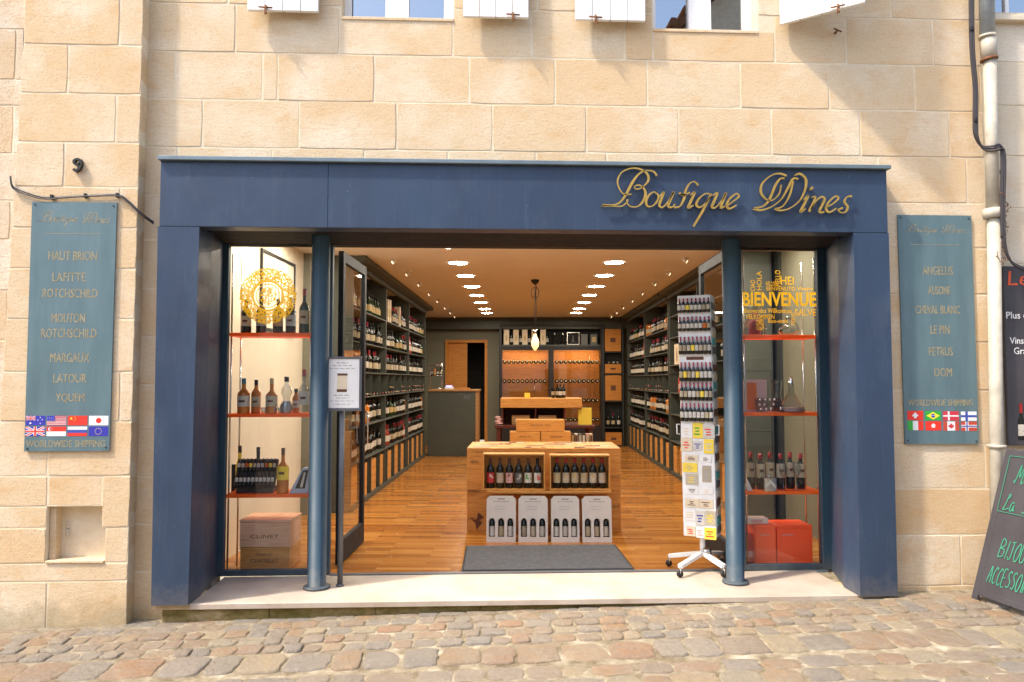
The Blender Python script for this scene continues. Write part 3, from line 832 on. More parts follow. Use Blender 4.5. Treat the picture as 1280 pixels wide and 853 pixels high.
# ---- gilded lettering on the header: pen strokes of varying width
YL = YF - .035
def cat(pts, k=5):
    out = []; n = len(pts)
    for i in range(n-1):
        p0, p1, p2, p3 = pts[max(i-1,0)], pts[i], pts[i+1], pts[min(i+2,n-1)]
        for j in range(k):
            t = j/k; out.append(tuple(.5*((2*b)+(-a+c)*t+(2*a-5*b+4*c-d_)*t*t+(-a+3*b-3*c+d_)*t**3) for a, b, c, d_ in zip(p0,p1,p2,p3)))
    out.append(tuple(float(v) for v in pts[-1])); return out
def ribbon(mb, pts, y0, y1, wscale=1.0, m=0):
    """pts: (x, z, width)"""
    P = cat(pts); n = len(P); L = []; Rr = []
    for i in range(n):
        a, b = P[max(i-1,0)], P[min(i+1,n-1)]
        dx, dz = b[0]-a[0], b[1]-a[1]; l = math.hypot(dx, dz) or 1
        w = P[i][2]*.5*wscale; nx, nz = -dz/l*w, dx/l*w
        L.append((P[i][0]+nx, P[i][1]+nz)); Rr.append((P[i][0]-nx, P[i][1]-nz))
    vs = [(x,y0,z) for x,z in L]+[(x,y0,z) for x,z in Rr]+[(x,y1,z) for x,z in L]+[(x,y1,z) for x,z in Rr]
    fs = []
    for i in range(n-1):
        fs += [(i,i+1,n+i+1,n+i),(2*n+i,3*n+i,3*n+i+1,2*n+i+1),(i,2*n+i,2*n+i+1,i+1),(n+i,n+i+1,3*n+i+1,3*n+i)]
    fs += [(0,n,3*n,2*n),(n-1,3*n-1,4*n-1,2*n-1)]
    mb.add(vs, fs, m)
t_, T_ = 13, 25
LET = [  # crop origin, strokes [(x, y, width)...] in crop pixels (7.53 per photo pixel)
 ('B', 745, [[(335,322,t_),(270,325,t_),(225,280,t_),(203,200,16),(240,120,t_),(320,82,14),(400,82,18),(470,118,22),(496,170,T_),(480,215,20),(430,262,t_),(385,275,t_),(362,260,t_),(378,240,t_),(415,240,16),(455,275,22),(466,330,30),(440,395,24),(390,438,t_),(330,440,t_),(295,410,t_),(298,372,22)],
             [(572,148,22),(545,112,16),(490,100,t_),(430,115,16),(380,158,22),(330,235,30),(280,330,26),(230,395,18),(170,424,16),(62,426,24)],[(62,432,20),(150,434,t_),(240,436,t_),(290,400,t_)]]),
 ('o', 745, [[(570,318,16),(545,302,t_),(500,330,20),(472,390,26),(485,435,22),(530,435,t_),(572,395,20),(590,345,20),(570,312,16)]]),
 ('u', 745, [[(598,345,t_),(640,303,20),(615,370,28),(597,428,26),(628,445,18),(680,390,t_),(730,305,20)],[(735,300,22),(700,380,28),(680,435,26),(715,445,18),(745,415,t_)]]),
 ('t', 745, [[(962,238,26),(925,205,t_),(880,225,16),(845,290,24),(828,370,28),(790,435,16),(735,448,22)],[(785,312,24),(830,330,18),(885,305,16)],[(795,320,20),(835,340,24)]]),
 ('i', 745, [[(890,330,t_),(930,305,22),(895,385,28),(868,450,26),(918,428,t_)]]),
 ('q', 745, [[(1080,325,16),(1030,318,t_),(970,365,20),(945,420,26),(975,446,20),(1025,415,t_),(1078,345,t_)],[(1085,318,20),(1000,490,26),(918,625,22)]]),
 ('u', 745, [[(1100,335,t_),(1145,310,20),(1112,390,28),(1092,445,24),(1130,445,16),(1185,380,t_),(1222,312,20)],[(1228,310,22),(1190,400,28),(1175,450,24),(1215,435,t_)]]),
 ('e', 905, [[(35,430,16),(80,395,t_),(140,345,20),(118,318,16),(60,360,20),(28,420,26),(50,460,22),(120,425,t_)]]),
 ('W', 905, [[(590,150,24),(520,128,18),(440,150,t_),(360,225,20),(350,310,26),(400,372,16),(460,378,t_),(520,320,t_),(540,235,t_)],
             [(570,175,20),(530,178,18),(485,240,24),(430,370,26),(370,435,18),(285,455,20)],[(285,462,22),(350,474,20),(450,440,t_),(540,370,t_),(600,270,24),(650,178,22),(700,180,20)],
             [(652,200,22),(620,330,20),(560,430,t_),(490,462,20)],[(672,142,18),(720,132,24),(772,185,28),(765,280,22),(712,385,t_),(620,455,t_),(530,477,18),(480,460,20)]]),
 ('i', 905, [[(752,375,t_),(795,335,20),(755,420,26),(722,488,24),(768,460,t_)],[(812,280,24),(838,256,26)]]),
 ('n', 905, [[(835,350,18),(862,352,20),(830,430,26),(802,488,24)],[(815,470,t_),(870,385,t_),(920,348,20),(948,375,24),(900,485,24),(945,490,20)]]),
 ('e', 905, [[(968,445,14),(1030,410,t_),(1078,362,20),(1050,342,16),(985,400,20),(963,465,26),(995,492,20),(1060,455,t_)]]),
 ('s', 905, [[(1205,342,26),(1160,348,t_),(1135,395,22),(1165,440,26),(1150,485,18),(1105,497,t_),(1078,470,20),(1120,452,22)]]),
]
def stroke_world(ox, pts, Y, wpx=1.0):
    out = []
    for x, y, w in pts:
        px, py = ox + x/7.53, 200 + y/7.53
        p = at(px, py, Y); out.append((p.x, p.z, w/7.53/ (F/ (Y-CAM.y)) * 1.05))
    return out
p0 = at(910, 245, YL)
sign = thing('sign_lettering', 'gilded cursive lettering standing off the right half of the blue header', 'sign', (p0.x, YL, p0.z))
LW = []
for nm, ox, strokes in LET:
    m = MB()
    for s_ in strokes:
        w_ = stroke_world(ox, s_, YL); LW.append(w_)
        ribbon(m, w_, YL, YL+.010, .84)
        for q in (w_[0], w_[len(w_)//2]): m.tube([(q[0], YL+.012, q[1]), (q[0], YF+.002, q[1])], .003, 5)
    o = m.build('letter', M['gold'], sign); o.location = -sign.location

# ---- the two engraved boards
ax_, bx_ = min(min(q[0] for q in s) for s in LW), max(max(q[0] for q in s) for s in LW)
az_, bz_ = min(min(q[1] for q in s) for s in LW), max(max(q[1] for q in s) for s in LW)
def small_script(mb, x0, x1, z0, z1, y0, y1):
    sx = (x1-x0)/(bx_-ax_); sz = (z1-z0)/(bz_-az_)
    for s in LW: ribbon(mb, [(x0+(q[0]-ax_)*sx, z0+(q[1]-az_)*sz, q[2]*min(sx,sz)*1.1) for q in s], y0, y1)
def disc(x, z, r, y, n=14): return [(x+r*math.cos(2*math.pi*k/n), z+r*math.sin(2*math.pi*k/n)) for k in range(n)]
def star(x, z, r, n=5, f=.42): return [(x+(r if k % 2 == 0 else r*f)*math.sin(math.pi*k/n), z+(r if k % 2 == 0 else r*f)*math.cos(math.pi*k/n)) for k in range(2*n)]
def flag(kind, x0, x1, z0, z1, Y, parent):
    mats = []; m = MB(); lay = [0]
    def mi(k):
        if k not in mats: mats.append(k)
        return mats.index(k)
    w, h = x1-x0, z1-z0
    def rect(k, a, b, c, d):
        lay[0] += 1; m.box(x0+a*w, x0+b*w, Y-.00025*lay[0], Y-.00025*lay[0]+.0002, z0+c*h, z0+d*h, mi(k))
    def poly(k, pts):
        lay[0] += 1; m.prism(pts, Y-.00025*lay[0], Y-.00025*lay[0]+.0002, mi(k))
    P = lambda a, b: (x0+a*w, z0+b*h)
    def jack(a, b, c, d):
        L = lambda s, t: P(a+(b-a)*s, c+(d-c)*t)
        poly('f_blue', [L(0,0),L(1,0),L(1,1),L(0,1)])
        for k, q in (('f_white', .13), ('f_red', .05)):
            poly(k, [L(0,0),L(q,0),L(1,1-q*1.2),L(1,1),L(1-q,1),L(0,q*1.2)]); poly(k, [L(0,1),L(0,1-q*1.2),L(1-q,0),L(1,0),L(1,q*1.2),L(q,1)])
        for k, q in (('f_white', .13), ('f_red', .075)):
            poly(k, [L(.5-q*.6,0),L(.5+q*.6,0),L(.5+q*.6,1),L(.5-q*.6,1)]); poly(k, [L(0,.5-q),L(1,.5-q),L(1,.5+q),L(0,.5+q)])
    if kind == 'au':
        rect('f_blue',0,1,0,1); jack(0,.5,.5,1)
        poly('f_white', star(*P(.25,.22), h*.15, 7))
        for a, b in ((.75,.82),(.63,.55),(.86,.6),(.76,.2)): poly('f_white', star(*P(a,b), h*.085))
    if kind == 'us':
        rect('f_white',0,1,0,1)
        for k in range(7): rect('f_crimson',0,1,k*2/13,(k*2+1)/13)
        rect('f_blue',0,.42,6/13,1)
        for i in range(4):
            for j in range(3): poly('f_white', disc(*P(.05+.1*i,.54+.15*j), h*.025, 0, 5))
    if kind == 'cn':
        rect('f_red',0,1,0,1); poly('f_yellow', star(*P(.17,.72), h*.17))
        for a, b in ((.33,.9),(.39,.77),(.39,.62),(.33,.5)): poly('f_yellow', star(*P(a,b), h*.055))
    if kind == 'jp': rect('f_white',0,1,0,1); poly('f_red', disc(*P(.5,.5), h*.29, 0, 18))
    if kind == 'gb': jack(0,1,0,1)
    if kind == 'sg':
        rect('f_white',0,1,0,1); rect('f_red',0,1,.5,1); poly('f_white', disc(*P(.17,.74), h*.18, 0)); poly('f_red', disc(*P(.22,.74), h*.16, 0))
        for a, b in ((.24,.86),(.3,.78),(.28,.66),(.2,.66),(.18,.78)): poly('f_white', disc(*P(a,b), h*.03, 0, 5))
    if kind == 'ru': rect('f_white',0,1,.667,1); rect('f_nordblue',0,1,.333,.667); rect('f_red',0,1,0,.333)
    if kind == 'eu':
        rect('f_blue',0,1,0,1)
        for k in range(12): poly('f_yellow', star(P(.5,.5)[0]+h*.32*math.sin(k*math.pi/6), P(.5,.5)[1]+h*.32*math.cos(k*math.pi/6), h*.06))
    if kind == 'ch': rect('f_red',0,1,0,1); rect('f_white',.42,.58,.2,.8); rect('f_white',.32,.68,.4,.6)
    if kind == 'br':
        rect('f_green',0,1,0,1); poly('f_yellow', [P(.08,.5),P(.5,.1),P(.92,.5),P(.5,.9)]); poly('f_blue', disc(*P(.5,.5), h*.22, 0)); rect('f_white',.40,.60,.5,.55)
    if kind == 'dk': rect('f_crimson',0,1,0,1); rect('f_white',.30,.42,0,1); rect('f_white',0,1,.42,.58)
    if kind == 'fi': rect('f_white',0,1,0,1); rect('f_nordblue',.28,.44,0,1); rect('f_nordblue',0,1,.38,.62)
    if kind == 'it': rect('f_green',0,.333,0,1); rect('f_white',.333,.667,0,1); rect('f_red',.667,1,0,1)
    if kind == 'hk':
        rect('f_red',0,1,0,1)
        for k in range(5): poly('f_white', disc(P(.5,.5)[0]+h*.14*math.sin(k*1.2566), P(.5,.5)[1]+h*.14*math.cos(k*1.2566), h*.11, 0, 8))
    if kind == 'ca':
        rect('f_white',0,1,0,1); rect('f_dkred',0,.25,0,1); rect('f_dkred',.75,1,0,1)
        lf = [(0,.34),(.07,.18),(.16,.24),(.13,.03),(.24,.12),(.33,.06),(.28,-.08),(.13,-.2),(.02,-.2),(.02,-.34),(-.02,-.34),(-.02,-.2),(-.13,-.2),(-.28,-.08),(-.33,.06),(-.24,.12),(-.13,.03),(-.16,.24),(-.07,.18)]
        poly('f_crimson', [(P(.5,.5)[0]+a*h, P(.5,.5)[1]+b*h) for a, b in lf])
    if kind == 'no':
        rect('f_dkred',0,1,0,1); rect('f_white',.27,.47,0,1); rect('f_white',0,1,.36,.64); rect('f_nordblue',.33,.41,0,1); rect('f_nordblue',0,1,.44,.56)
    return m.build('flag', [M[k] for k in mats], parent)
def board(cx_top, y_px, corners, words, flags, wsline, Y, label):
    (tlx, tly), (trx, try_), (brx, bry), (blx, bly) = corners
    A, B, C_, D = at(tlx, tly, Y), at(trx, try_, Y), at(brx, bry, Y), at(blx, bly, Y)
    zt_, zb_ = (A.z+B.z)/2, (C_.z+D.z)/2
    w = thing('sign_board', label, 'sign', ((C_.x+D.x)/2, Y, zb_))
    m = MB(); th = .012; k = .0
    m.add([(D.x,Y,zb_),(C_.x,Y,zb_),(B.x,Y,zt_),(A.x,Y,zt_),(D.x,Y+th,zb_),(C_.x,Y+th,zb_),(B.x,Y+th,zt_),(A.x,Y+th,zt_)], [(0,1,2,3),(4,7,6,5),(0,4,5,1),(1,5,6,2),(2,6,7,3),(3,7,4,0)])
    pn = m.build('panel', M['sign_board'], w, -w.location)
    s = MB()
    for q, sx, sz in ((A,1,-1),(B,-1,-1),(C_,-1,1),(D,1,1)):
        s.tube([(q.x+sx*.022, Y-.004, q.z+sz*.022),(q.x+sx*.022, Y+.002, q.z+sz*.022)], .006, 8)
    s.build('screw', M['black_metal'], pn)
    yy = Y-.0006
    for (txt, px0, px1, py0, py1) in words:
        g = MB()
        if txt == '~':
            a, b = at(px0, py0, Y), at(px1, py1, Y); small_script(g, a.x, b.x, b.z, a.z, yy, Y-.0002)
        elif txt == '-':
            a, b = at(px0, py0, Y), at(px1, py1, Y); g.box(a.x, b.x, yy, Y-.0002, b.z, a.z)
        else:
            a, b = at(px0, py0, Y), at(px1, py1, Y); 
            for kq in range(3): text_mb(txt, a.x+.0014*(kq-1), b.x+.0014*(kq-1), b.z, a.z, yy-.0002*kq, yy-.0002*kq+.00012, 0, 0, g)
        g.build('lettering', M['gold_faded'], w, -w.location)
    for (k_, px0, px1, py0, py1) in flags:
        a, b = at(px0, py0, Y), at(px1, py1, Y); f = flag(k_, a.x, b.x, b.z, a.z, Y-.0006, w); f.location = -w.location
    return w
YB = YP-.018
FL = [(k, 32.5+26.3*i-(.4*j), 56.5+26.3*i-(.4*j), 520+13.5*j, 531.8+13.5*j) for j, r_ in enumerate((('au','us','cn','jp'),('gb','sg','ru','eu'))) for i, k in enumerate(r_)]
board(0, 0, [(40,252),(146,254),(136.5,563.5),(30,565)],
  [('~',48,138,264,284),('-',57,126,291.8,293),('HAUT BRION',61,121,314,326),('LAFITTE',66,107,341,352),('ROTCHSCHILD',53.5,122,361,372.5),('MOUTON',65,106,392,403.5),('ROTCHSCHILD',52,120.5,411,422.5),('MARGAUX',63,111.5,441.5,453),('LATOUR',67,108,467.5,478.5),('YQUEM',70,105.5,492,504),('WORLDWIDE SHIPPING',33,131,550.5,559)], FL, 0, YB,
  'weathered teal sign board with gold lettering and flag stickers on the left pilaster')
FR = [(k, 1134+22.3*i+.3*j, 1154+22.3*i+.3*j, 513.8+12.6*j+.3*i, 525.3+12.6*j+.3*i) for j, r_ in enumerate((('ch','br','dk','fi'),('it','hk','ca','no'))) for i, k in enumerate(r_)]
board(0, 0, [(1122,268.5),(1214,270),(1224,555.5),(1131.5,554.5)],
  [('~',1130,1207,280,295),('-',1138,1199,305.5,306.6),('ANGELUS',1153,1191,333,344),('AUSONE',1160,1188,358,368.5),('CHEVAL BLANC',1144,1200,382,392.5),('LE PIN',1163,1187,407,417.5),('PETRUS',1161,1191,434,445),('DOM',1168,1190,460,471),('WORLDWIDE SHIPPING',1135,1216,499.5,507.5)], FR, 0, -.018,
  'weathered teal sign board with gold lettering and flag stickers right of the shopfront')

# ---- house number 9
p = at(97, 207, YP-.02)
hn = thing('house_number', 'small black metal house number nine on the left pilaster', 'house number', (p.x, YP-.02, p.z))
nine = [(.022,.012,.016),(.004,.0,.014),(-.020,.012,.016),(-.022,.034,.018),(0,.046,.016),(.022,.036,.02),(.024,.010,.022),(.014,-.024,.02),(-.008,-.044,.018),(-.026,-.030,.02)]
m = MB(); ribbon(m, [(a*.95, b*.95, w*.95) for a, b, w in nine], -.012, .016); m.build('numeral', M['black_metal'], hn)

# ---- black cable across the pilaster
def cable_thing(label, ptsets, r, loc, clips=(), Yc=None):
    t = thing('cable', label, 'cable', loc)
    for pts in ptsets:
        P = cat([tuple(q) for q in pts], 6)
        MB().tube([Vector(q)-Vector(loc) for q in P], r, 6).build('wire', M['cable'], t)
    for c in clips: MB().cbox(c[0]-loc[0]-.009, c[0]-loc[0]+.009, c[1]-loc[1]-.014, c[1]-loc[1]+.012, c[2]-loc[2]-.016, c[2]-loc[2]+.016, .002).build('clip', M['black_metal'], t)
    return t
yc = YP-.016
pp = [(13,220),(16,233),(30,240),(55,247),(85,246),(115,244.5),(147,244),(160,251),(176,266),(192,278)]
cyv = lambda x: yc if x < 178 else -.075
A = [tuple(at(x, y, cyv(x))) for x, y in pp]
Bq = [tuple(at(x, y+1.6+.8*math.sin(i), cyv(x)-.006)) for i, (x, y) in enumerate(pp)]
cable_thing('black twin cable clipped across the left pilaster above its sign board', [A, Bq], .0055, (A[0][0], yc, A[0][2]), [tuple(at(x, y, yc+.004)) for x, y in ((65,246.5),(107,245),(147,244.5))])

# ---- drainpipe with cables
px_ = lambda x, y, Y=-.09: at(x, y, Y)
dp = thing('drainpipe', 'cream and zinc drainpipe running down between the two houses', 'drainpipe', tuple(px_(1236, 700)))
O_ = -dp.location
def seg(a, b, r, mat, nm):
    A_, B_ = px_(*a), px_(*b); MB().tube([A_, B_], r, 14).build(nm, M[mat], dp, O_)
seg((1234,-120),(1234,46),.052,'pipe_grey','pipe'); seg((1235,44),(1237,75),.054,'pipe','sleeve'); seg((1237,75),(1241,262),.046,'pipe','pipe')
seg((1236,73),(1236.5,76),.061,'rust','bracket'); seg((1240,261),(1241,273),.064,'pipe','collar'); seg((1242,272),(1248,760),.046,'pipe','pipe')
seg((1234,45),(1234,48),.060,'pipe','bracket'); seg((1246,556),(1246,560),.062,'pipe','collar')
yk = -.10
c1 = [(1214,-120),(1214,0),(1215,60),(1219,110),(1219,150),(1220,170),(1228,184),(1243,185),(1252,184),(1254,205),(1253,250),(1254,300),(1262,325),(1280,336)]
def off(c, dx, dy, Y): return [tuple(at(x+dx, y+dy, Y if 184 < y < 195 or x > 1235 else Y+.06)) for x, y in c]
cable_thing('thick black cables looping over the cream drainpipe', [off(c1,0,0,-.155), off(c1,2.4,3,-.16), off(c1[:12],-1.8,-2,-.15)], .0085, tuple(at(1254,250,-.15)), [tuple(at(x, y, -.1)) for x, y in ((1214,36),(1219,150),(1252,215))])
# withered vine beside the pipe
rv = random.Random(3); m = MB()
for k in range(70):
    x, y = rv.gauss(1254, 3), rv.uniform(240, 335); q = at(x, y, rv.uniform(-.16, -.06)); d = Vector((rv.uniform(-.03,.03), rv.uniform(-.03,.03), rv.uniform(-.04,.04)))
    m.tube([q, q+d*.6+Vector((0,0,.01)), q+d], .0025, 4)
    if rv.random() < .5: m.add([q+d, q+d+Vector((.012,0,.006)), q+d+Vector((.004,0,.018))], [(0,1,2)])
tag(m.build('withered_vine', M['rust']), 'dry brown vine twigs caught behind the drainpipe cables', 'plant')

# ---- blackboard on right-hand neighbour wall
Yk = -.05
A, D = at(1253.5, 333, Yk), at(1258.5, 557, Yk)
wb_ = thing('wall_sign', 'black wall sign with white lettering and printed wine bottle at the right edge', 'sign', (D.x, Yk, D.z))
m = MB(); m.cbox(A.x+.0, A.x+.9, Yk, Yk+.03, D.z, A.z, .004); m.build('panel', M['blackboard'], wb_, -wb_.location)
def wtext(txt, px0, py0, py1, wid, mat, sh=0, bold=0.0):
    a, b = at(px0, py0, Yk), at(px0, py1, Yk); t = text_mb(txt, a.x, a.x+wid, b.z, a.z, Yk-.003, Yk-.0002, sh, bold); t.build('lettering', M[mat], wb_, -wb_.location)
wtext('Les Vins', 1259, 339, 357, .62, 'chalk_red', .1); wtext('Plus de', 1257.5, 390, 398.5, .2, 'chalk_white'); wtext('Vins Bio', 1262, 422, 430, .21, 'chalk_white'); wtext('Grands', 1267, 434.5, 443, .19, 'chalk_white')
q = at(1277, 550, Yk)
m = MB(); pf = [(-.026,0),(.026,0),(.026,.14),(.010,.185),(.010,.27),(-.010,.27),(-.010,.185),(-.026,.14)]
m.prism([(q.x+a, q.z+b) for a, b in pf], Yk-.003, Yk-.0002, 0); m.prism([(q.x+a, q.z+b) for a, b in ((-.026,.03),(.026,.03),(.026,.115),(-.026,.115))], Yk-.005, Yk-.0032, 1); m.prism([(q.x+a, q.z+b) for a, b in ((-.011,.2),(.011,.2),(.011,.272),(-.011,.272))], Yk-.005, Yk-.0032, 2)
m.build('printed_bottle', [M['bottle'], M['label'], M['foil_red']], wb_, -wb_.location)

# ---- A-board with green chalk
zs1 = street_z(3.0, -.3)+.012
P1 = atz(1213, 750, zs1); P2 = atz(1280, 775, zs1); e = (P2-P1).normalized()
d = ray(1257.5, 561); t = (P1-CAM).dot(e)/d.dot(e); T1 = CAM + d*t
up = (T1-P1); H = up.length; up = up.normalized(); nrm = up.cross(e).normalized()
if nrm.y > 0: nrm = -nrm                     # towards the street
ab = thing('chalkboard_stand', 'leaning folding chalkboard with green chalk writing at the right edge', 'chalkboard', tuple(P1))
Rm = Matrix((e, -nrm, up)).transposed()      # local x along bottom, y into board, z up
mw = Matrix.Translation(P1) @ Rm.to_4x4()
def loc_ab(px, py):
    d = ray(px, py); t = (P1-CAM).dot(nrm)/d.dot(nrm); p = CAM + d*t - P1
    return p.dot(e), p.dot(up)
WBD = .62
def ab_build(m, nm, mat):
    o = m.build(nm, M[mat], ab); L_ = Matrix.Translation(-P1) @ mw; o.matrix_local = L_; return o
m = MB(); m.cbox(0,.05,0,.025,0,H,.003); m.cbox(WBD-.05,WBD,0,.025,0,H,.003); m.cbox(.05,WBD-.05,.001,.024,H-.05,H,.003); m.cbox(.05,WBD-.05,.001,.024,.05,.09,.003)
ab_build(m, 'frame', 'blackboard')
ab_build(MB().box(.05, WBD-.05, .004, .02, .09, H-.05), 'panel', 'blackboard')
back = MB(); a_ = R(24)
for xk in (.01, WBD-.05): back.tube([(xk+.02, .04, H-.02), (xk+.02, .04+math.sin(a_)*H*.95, .04+(1-math.cos(a_))*H*0)], .016, 6)
ab_build(back, 'rear_leg', 'blackboard')
m = MB()
def abtxt(txt, px0, pyt, pyb, wid, sh=0.0, bold=0.0):
    a = loc_ab(px0, pyb); b = loc_ab(px0, pyt); h = abs(b[1]-a[1]); text_mb(txt, a[0], a[0]+wid, a[1], a[1]+h, -.0010, -.0002, sh, bold, m2 := MB()); ab_build(m2, 'chalk_writing', 'chalk_green')
c0 = loc_ab(1246.5, 639); c1 = loc_ab(1262.5, 570.4)
x0 = (c0[0]+c1[0])/2
w_ = .004
m.box(x0, WBD-x0, -.0022, -.0002, c0[1], c0[1]+w_); m.box(x0, WBD-x0, -.0022, -.0002, c1[1], c1[1]+w_); m.box(x0, x0+w_, -.0022, -.0002, c0[1], c1[1]); m.box(WBD-x0, WBD-x0+w_, -.0022, -.0002, c0[1], c1[1])
ab_build(m, 'chalk_border', 'chalk_green')
GL = {  # single-line chalk letters on a unit box
 'B': [[(0,0),(.05,1),(.5,.95),(.55,.7),(.1,.55),(.6,.45),(.6,.1),(0,0)]], 'I': [[(.2,0),(.25,1)]], 'J': [[(.1,.98),(.6,1)],[(.4,1),(.4,.2),(.2,0),(0,.15)]],
 'O': [[(.35,1),(.05,.6),(.1,.1),(.4,0),(.65,.4),(.55,.9),(.3,1)]], 'U': [[(0,1),(.05,.2),(.3,0),(.55,.2),(.6,1)]], 'X': [[(0,0),(.6,1)],[(.05,1),(.6,0)]],
 'A': [[(0,0),(.3,1),(.6,0)],[(.1,.4),(.5,.38)]], 'C': [[(.6,.85),(.35,1),(.05,.6),(.1,.15),(.35,0),(.6,.12)]], 'E': [[(.55,1),(.05,.98),(.05,.02),(.55,0)],[(.05,.52),(.45,.54)]],
 'S': [[(.55,.9),(.3,1),(.08,.78),(.3,.55),(.55,.35),(.4,.04),(.02,.08)]], 'R': [[(0,0),(.05,1),(.5,.92),(.5,.6),(.08,.5),(.6,0)]],
 'L': [[(.3,.75),(.5,.95),(.3,1),(.15,.3),(0,.1),(.1,0),(.7,.12)]], 'a': [[(.5,.5),(.15,.5),(.05,.1),(.3,0),(.5,.4),(.5,.05),(.7,.1)]],
 'M': [[(-.1,.1),(.05,0),(.2,1),(.35,.3),(.6,1),(.65,.0),(.8,.05)]], 'e': [[(.05,.3),(.45,.35),(.35,.6),(.1,.45),(.1,.1),(.35,0),(.6,.15)]], ' ': []}
def chalk(txt, px0, pyt, pyb, adv, slope=0.0):
    a = loc_ab(px0, pyb); b = loc_ab(px0, pyt); h = abs(b[1]-a[1]); x = a[0]
    rq = random.Random(len(txt))
    for ch in txt:
        if x > WBD - .05: break
        m = MB()
        for st_ in GL[ch]:
            P = [(x+px_*adv*1.15+py_*h*.12, a[1]+py_*h+rq.uniform(-.002,.002), .0075) for px_, py_ in st_]
            ribbon(m, P, -.0012, -.0003)
        if GL[ch]: ab_build(m, 'chalk_letter', 'chalk_green')
        x += adv*(.95 if ch not in 'I' else .55)*(1.0)
chalk('Me', 1268, 580, 603, .075); chalk('La S', 1253.5, 617, 637, .055); chalk('BIJOUX', 1247, 673, 696, .052); chalk('ACCESSOIRES', 1233, 705, 727, .042)
print('aboard H', H, 'tilt', math.degrees(math.acos(up.z)), 'dir', e)

# ---- notice stand by the left column
q = atz(425, 732, 0)
ns = thing('notice_stand', 'grey post with framed white printed notice beside the left column', 'notice', (q.x, q.y, 0))
zp0, zp1 = at(428, 514, q.y-.02).z, at(428, 446, q.y-.02).z; xp0, xp1 = at(404, 480, q.y-.02).x-q.x, at(452.5, 480, q.y-.02).x-q.x
MB().lathe([(0,0),(.021,0),(.021,zp0+.1),(0,zp0+.1)], 16).build('post', M['grey_frame'], ns)
MB().lathe([(0,0),(.03,0),(.03,.008),(.02,.012)], 16).build('foot', M['grey_frame'], ns)
b_ = MB(); y0 = -.045; t = .018
b_.cbox(xp0,xp0+t,y0,y0+.02,zp0,zp1,.002); b_.cbox(xp1-t,xp1,y0,y0+.02,zp0,zp1,.002); b_.cbox(xp0+t,xp1-t,y0,y0+.02,zp0,zp0+t*1.3,.002); b_.cbox(xp0+t,xp1-t,y0,y0+.02,zp1-t,zp1,.002)
fr = b_.build('frame', M['grey_frame'], ns)
pa = MB().box(xp0+t,xp1-t,y0+.008,y0+.018,zp0+t*1.3,zp1-t).build('notice_paper', M['paper'], ns)
cxp = (xp0+xp1)/2; hh = zp1-zp0
m = MB(); yy = y0+.0068
for (f, wd, ht) in ((.885,.085,.010),(.835,.15,.007),(.78,.19,.007),(.29,.12,.008),(.24,.11,.006),(.185,.18,.005),(.125,.13,.006)):
    n_ = int(wd/.0085)
    for k in range(n_):
        if (k*7+int(f*100)) % 5 == 4: continue
        xa = cxp - wd/2 + k*wd/n_; m.box(xa, xa+wd/n_*.72, yy, yy+.001, zp0+f*hh-ht/2, zp0+f*hh+ht/2)
tag(m.build('small_print', M['text_grey'], pa), kind='stuff')
m = MB(); m.box(cxp-.038,cxp+.038,yy,yy+.001,zp0+.40*hh,zp0+.68*hh,0); m.box(cxp-.040,cxp+.036,yy-.001,yy-.0001,zp0+.35*hh,zp0+.40*hh,1); m.box(cxp-.036,cxp+.040,yy-.001,yy-.0001,zp0+.65*hh,zp0+.69*hh,1)
m.build('printed_picture', [M['card_c'], M['text_dark']], pa)
# ================================================================== INSIDE THE SHOP
# shop coordinates: u across, v depth from the camera's cross line, z up; W(u,v,z) turns them into world
CEIL = 3.04; UL, UR = -2.05, 2.40; VB = 18.3
def inbuild(m, name, mat, kind=None, label=None, cat=None):
    o = m.build(name, mat, None, W(0, 0, 0), (0, 0, TH)); 
    if kind: tag(o, kind=kind)
    if label: tag(o, label, cat)
    return o
vf = 6.42                                        # just inside the glass line
def edge_v(u):                                   # inner side of the glazing line for a given u
    c, s_ = math.cos(TH), math.sin(TH)
    return (YG + .031 - CAM.y - s_*u) / c
# floor: wedge-shaped front edge follows the street front
m = MB()
ul, ur = -2.95, 3.1
m.add([(ul, edge_v(ul)-.03, 0), (ur, edge_v(ur)-.03, 0), (ur, VB+.2, 0), (ul, VB+.2, 0)], [(0,1,2,3)])
inbuild(m, 'shop_floor', M['parquet'], 'structure')
m = MB(); m.add([(ul, edge_v(ul)-.55, CEIL), (ur, edge_v(ur)-.55, CEIL), (ur, VB+.2, CEIL), (ul, VB+.2, CEIL), (ul, edge_v(ul)-.55, CEIL+.1), (ur, edge_v(ur)-.55, CEIL+.1), (ur, VB+.2, CEIL+.1), (ul, VB+.2, CEIL+.1)], [(0,3,2,1),(4,5,6,7),(0,1,5,4)])
inbuild(m, 'shop_ceiling', M['ceiling'], 'structure')
# fascia above the glass joins soffit and ceiling
mm = MB().box(gl0-.4, gr1+.5, YG+.06, YG+.12, zh+.013, CEIL+.1); tag(mm.build('shop_front_wall', M['cream_wall']), kind='structure')
tag(MB().box(gl0-.75, gl0-.012, YG-.1, YG+.1, -.1, CEIL+.1).build('shop_front_wall', M['cream_wall']), kind='structure')
tag(MB().box(gr1+.012, gr1+.95, YG-.1, YG+.1, -.1, CEIL+.1).build('shop_front_wall', M['cream_wall']), kind='structure')
for (a, b, c, d, mt) in ((-2.72,-2.6,6.1,8.8,'cream_wall'), (-2.72,-2.45,8.8,8.92,'grey_wall'), (-2.6,-2.48,8.9,19,'sage_dark'), (2.86,2.95,6.3,8.5,'grey_wall'), (2.83,2.95,8.5,19,'sage_dark')):
    inbuild(MB().box(a, b, c, d, -.02, CEIL), 'shop_side_wall', M[mt], 'structure')
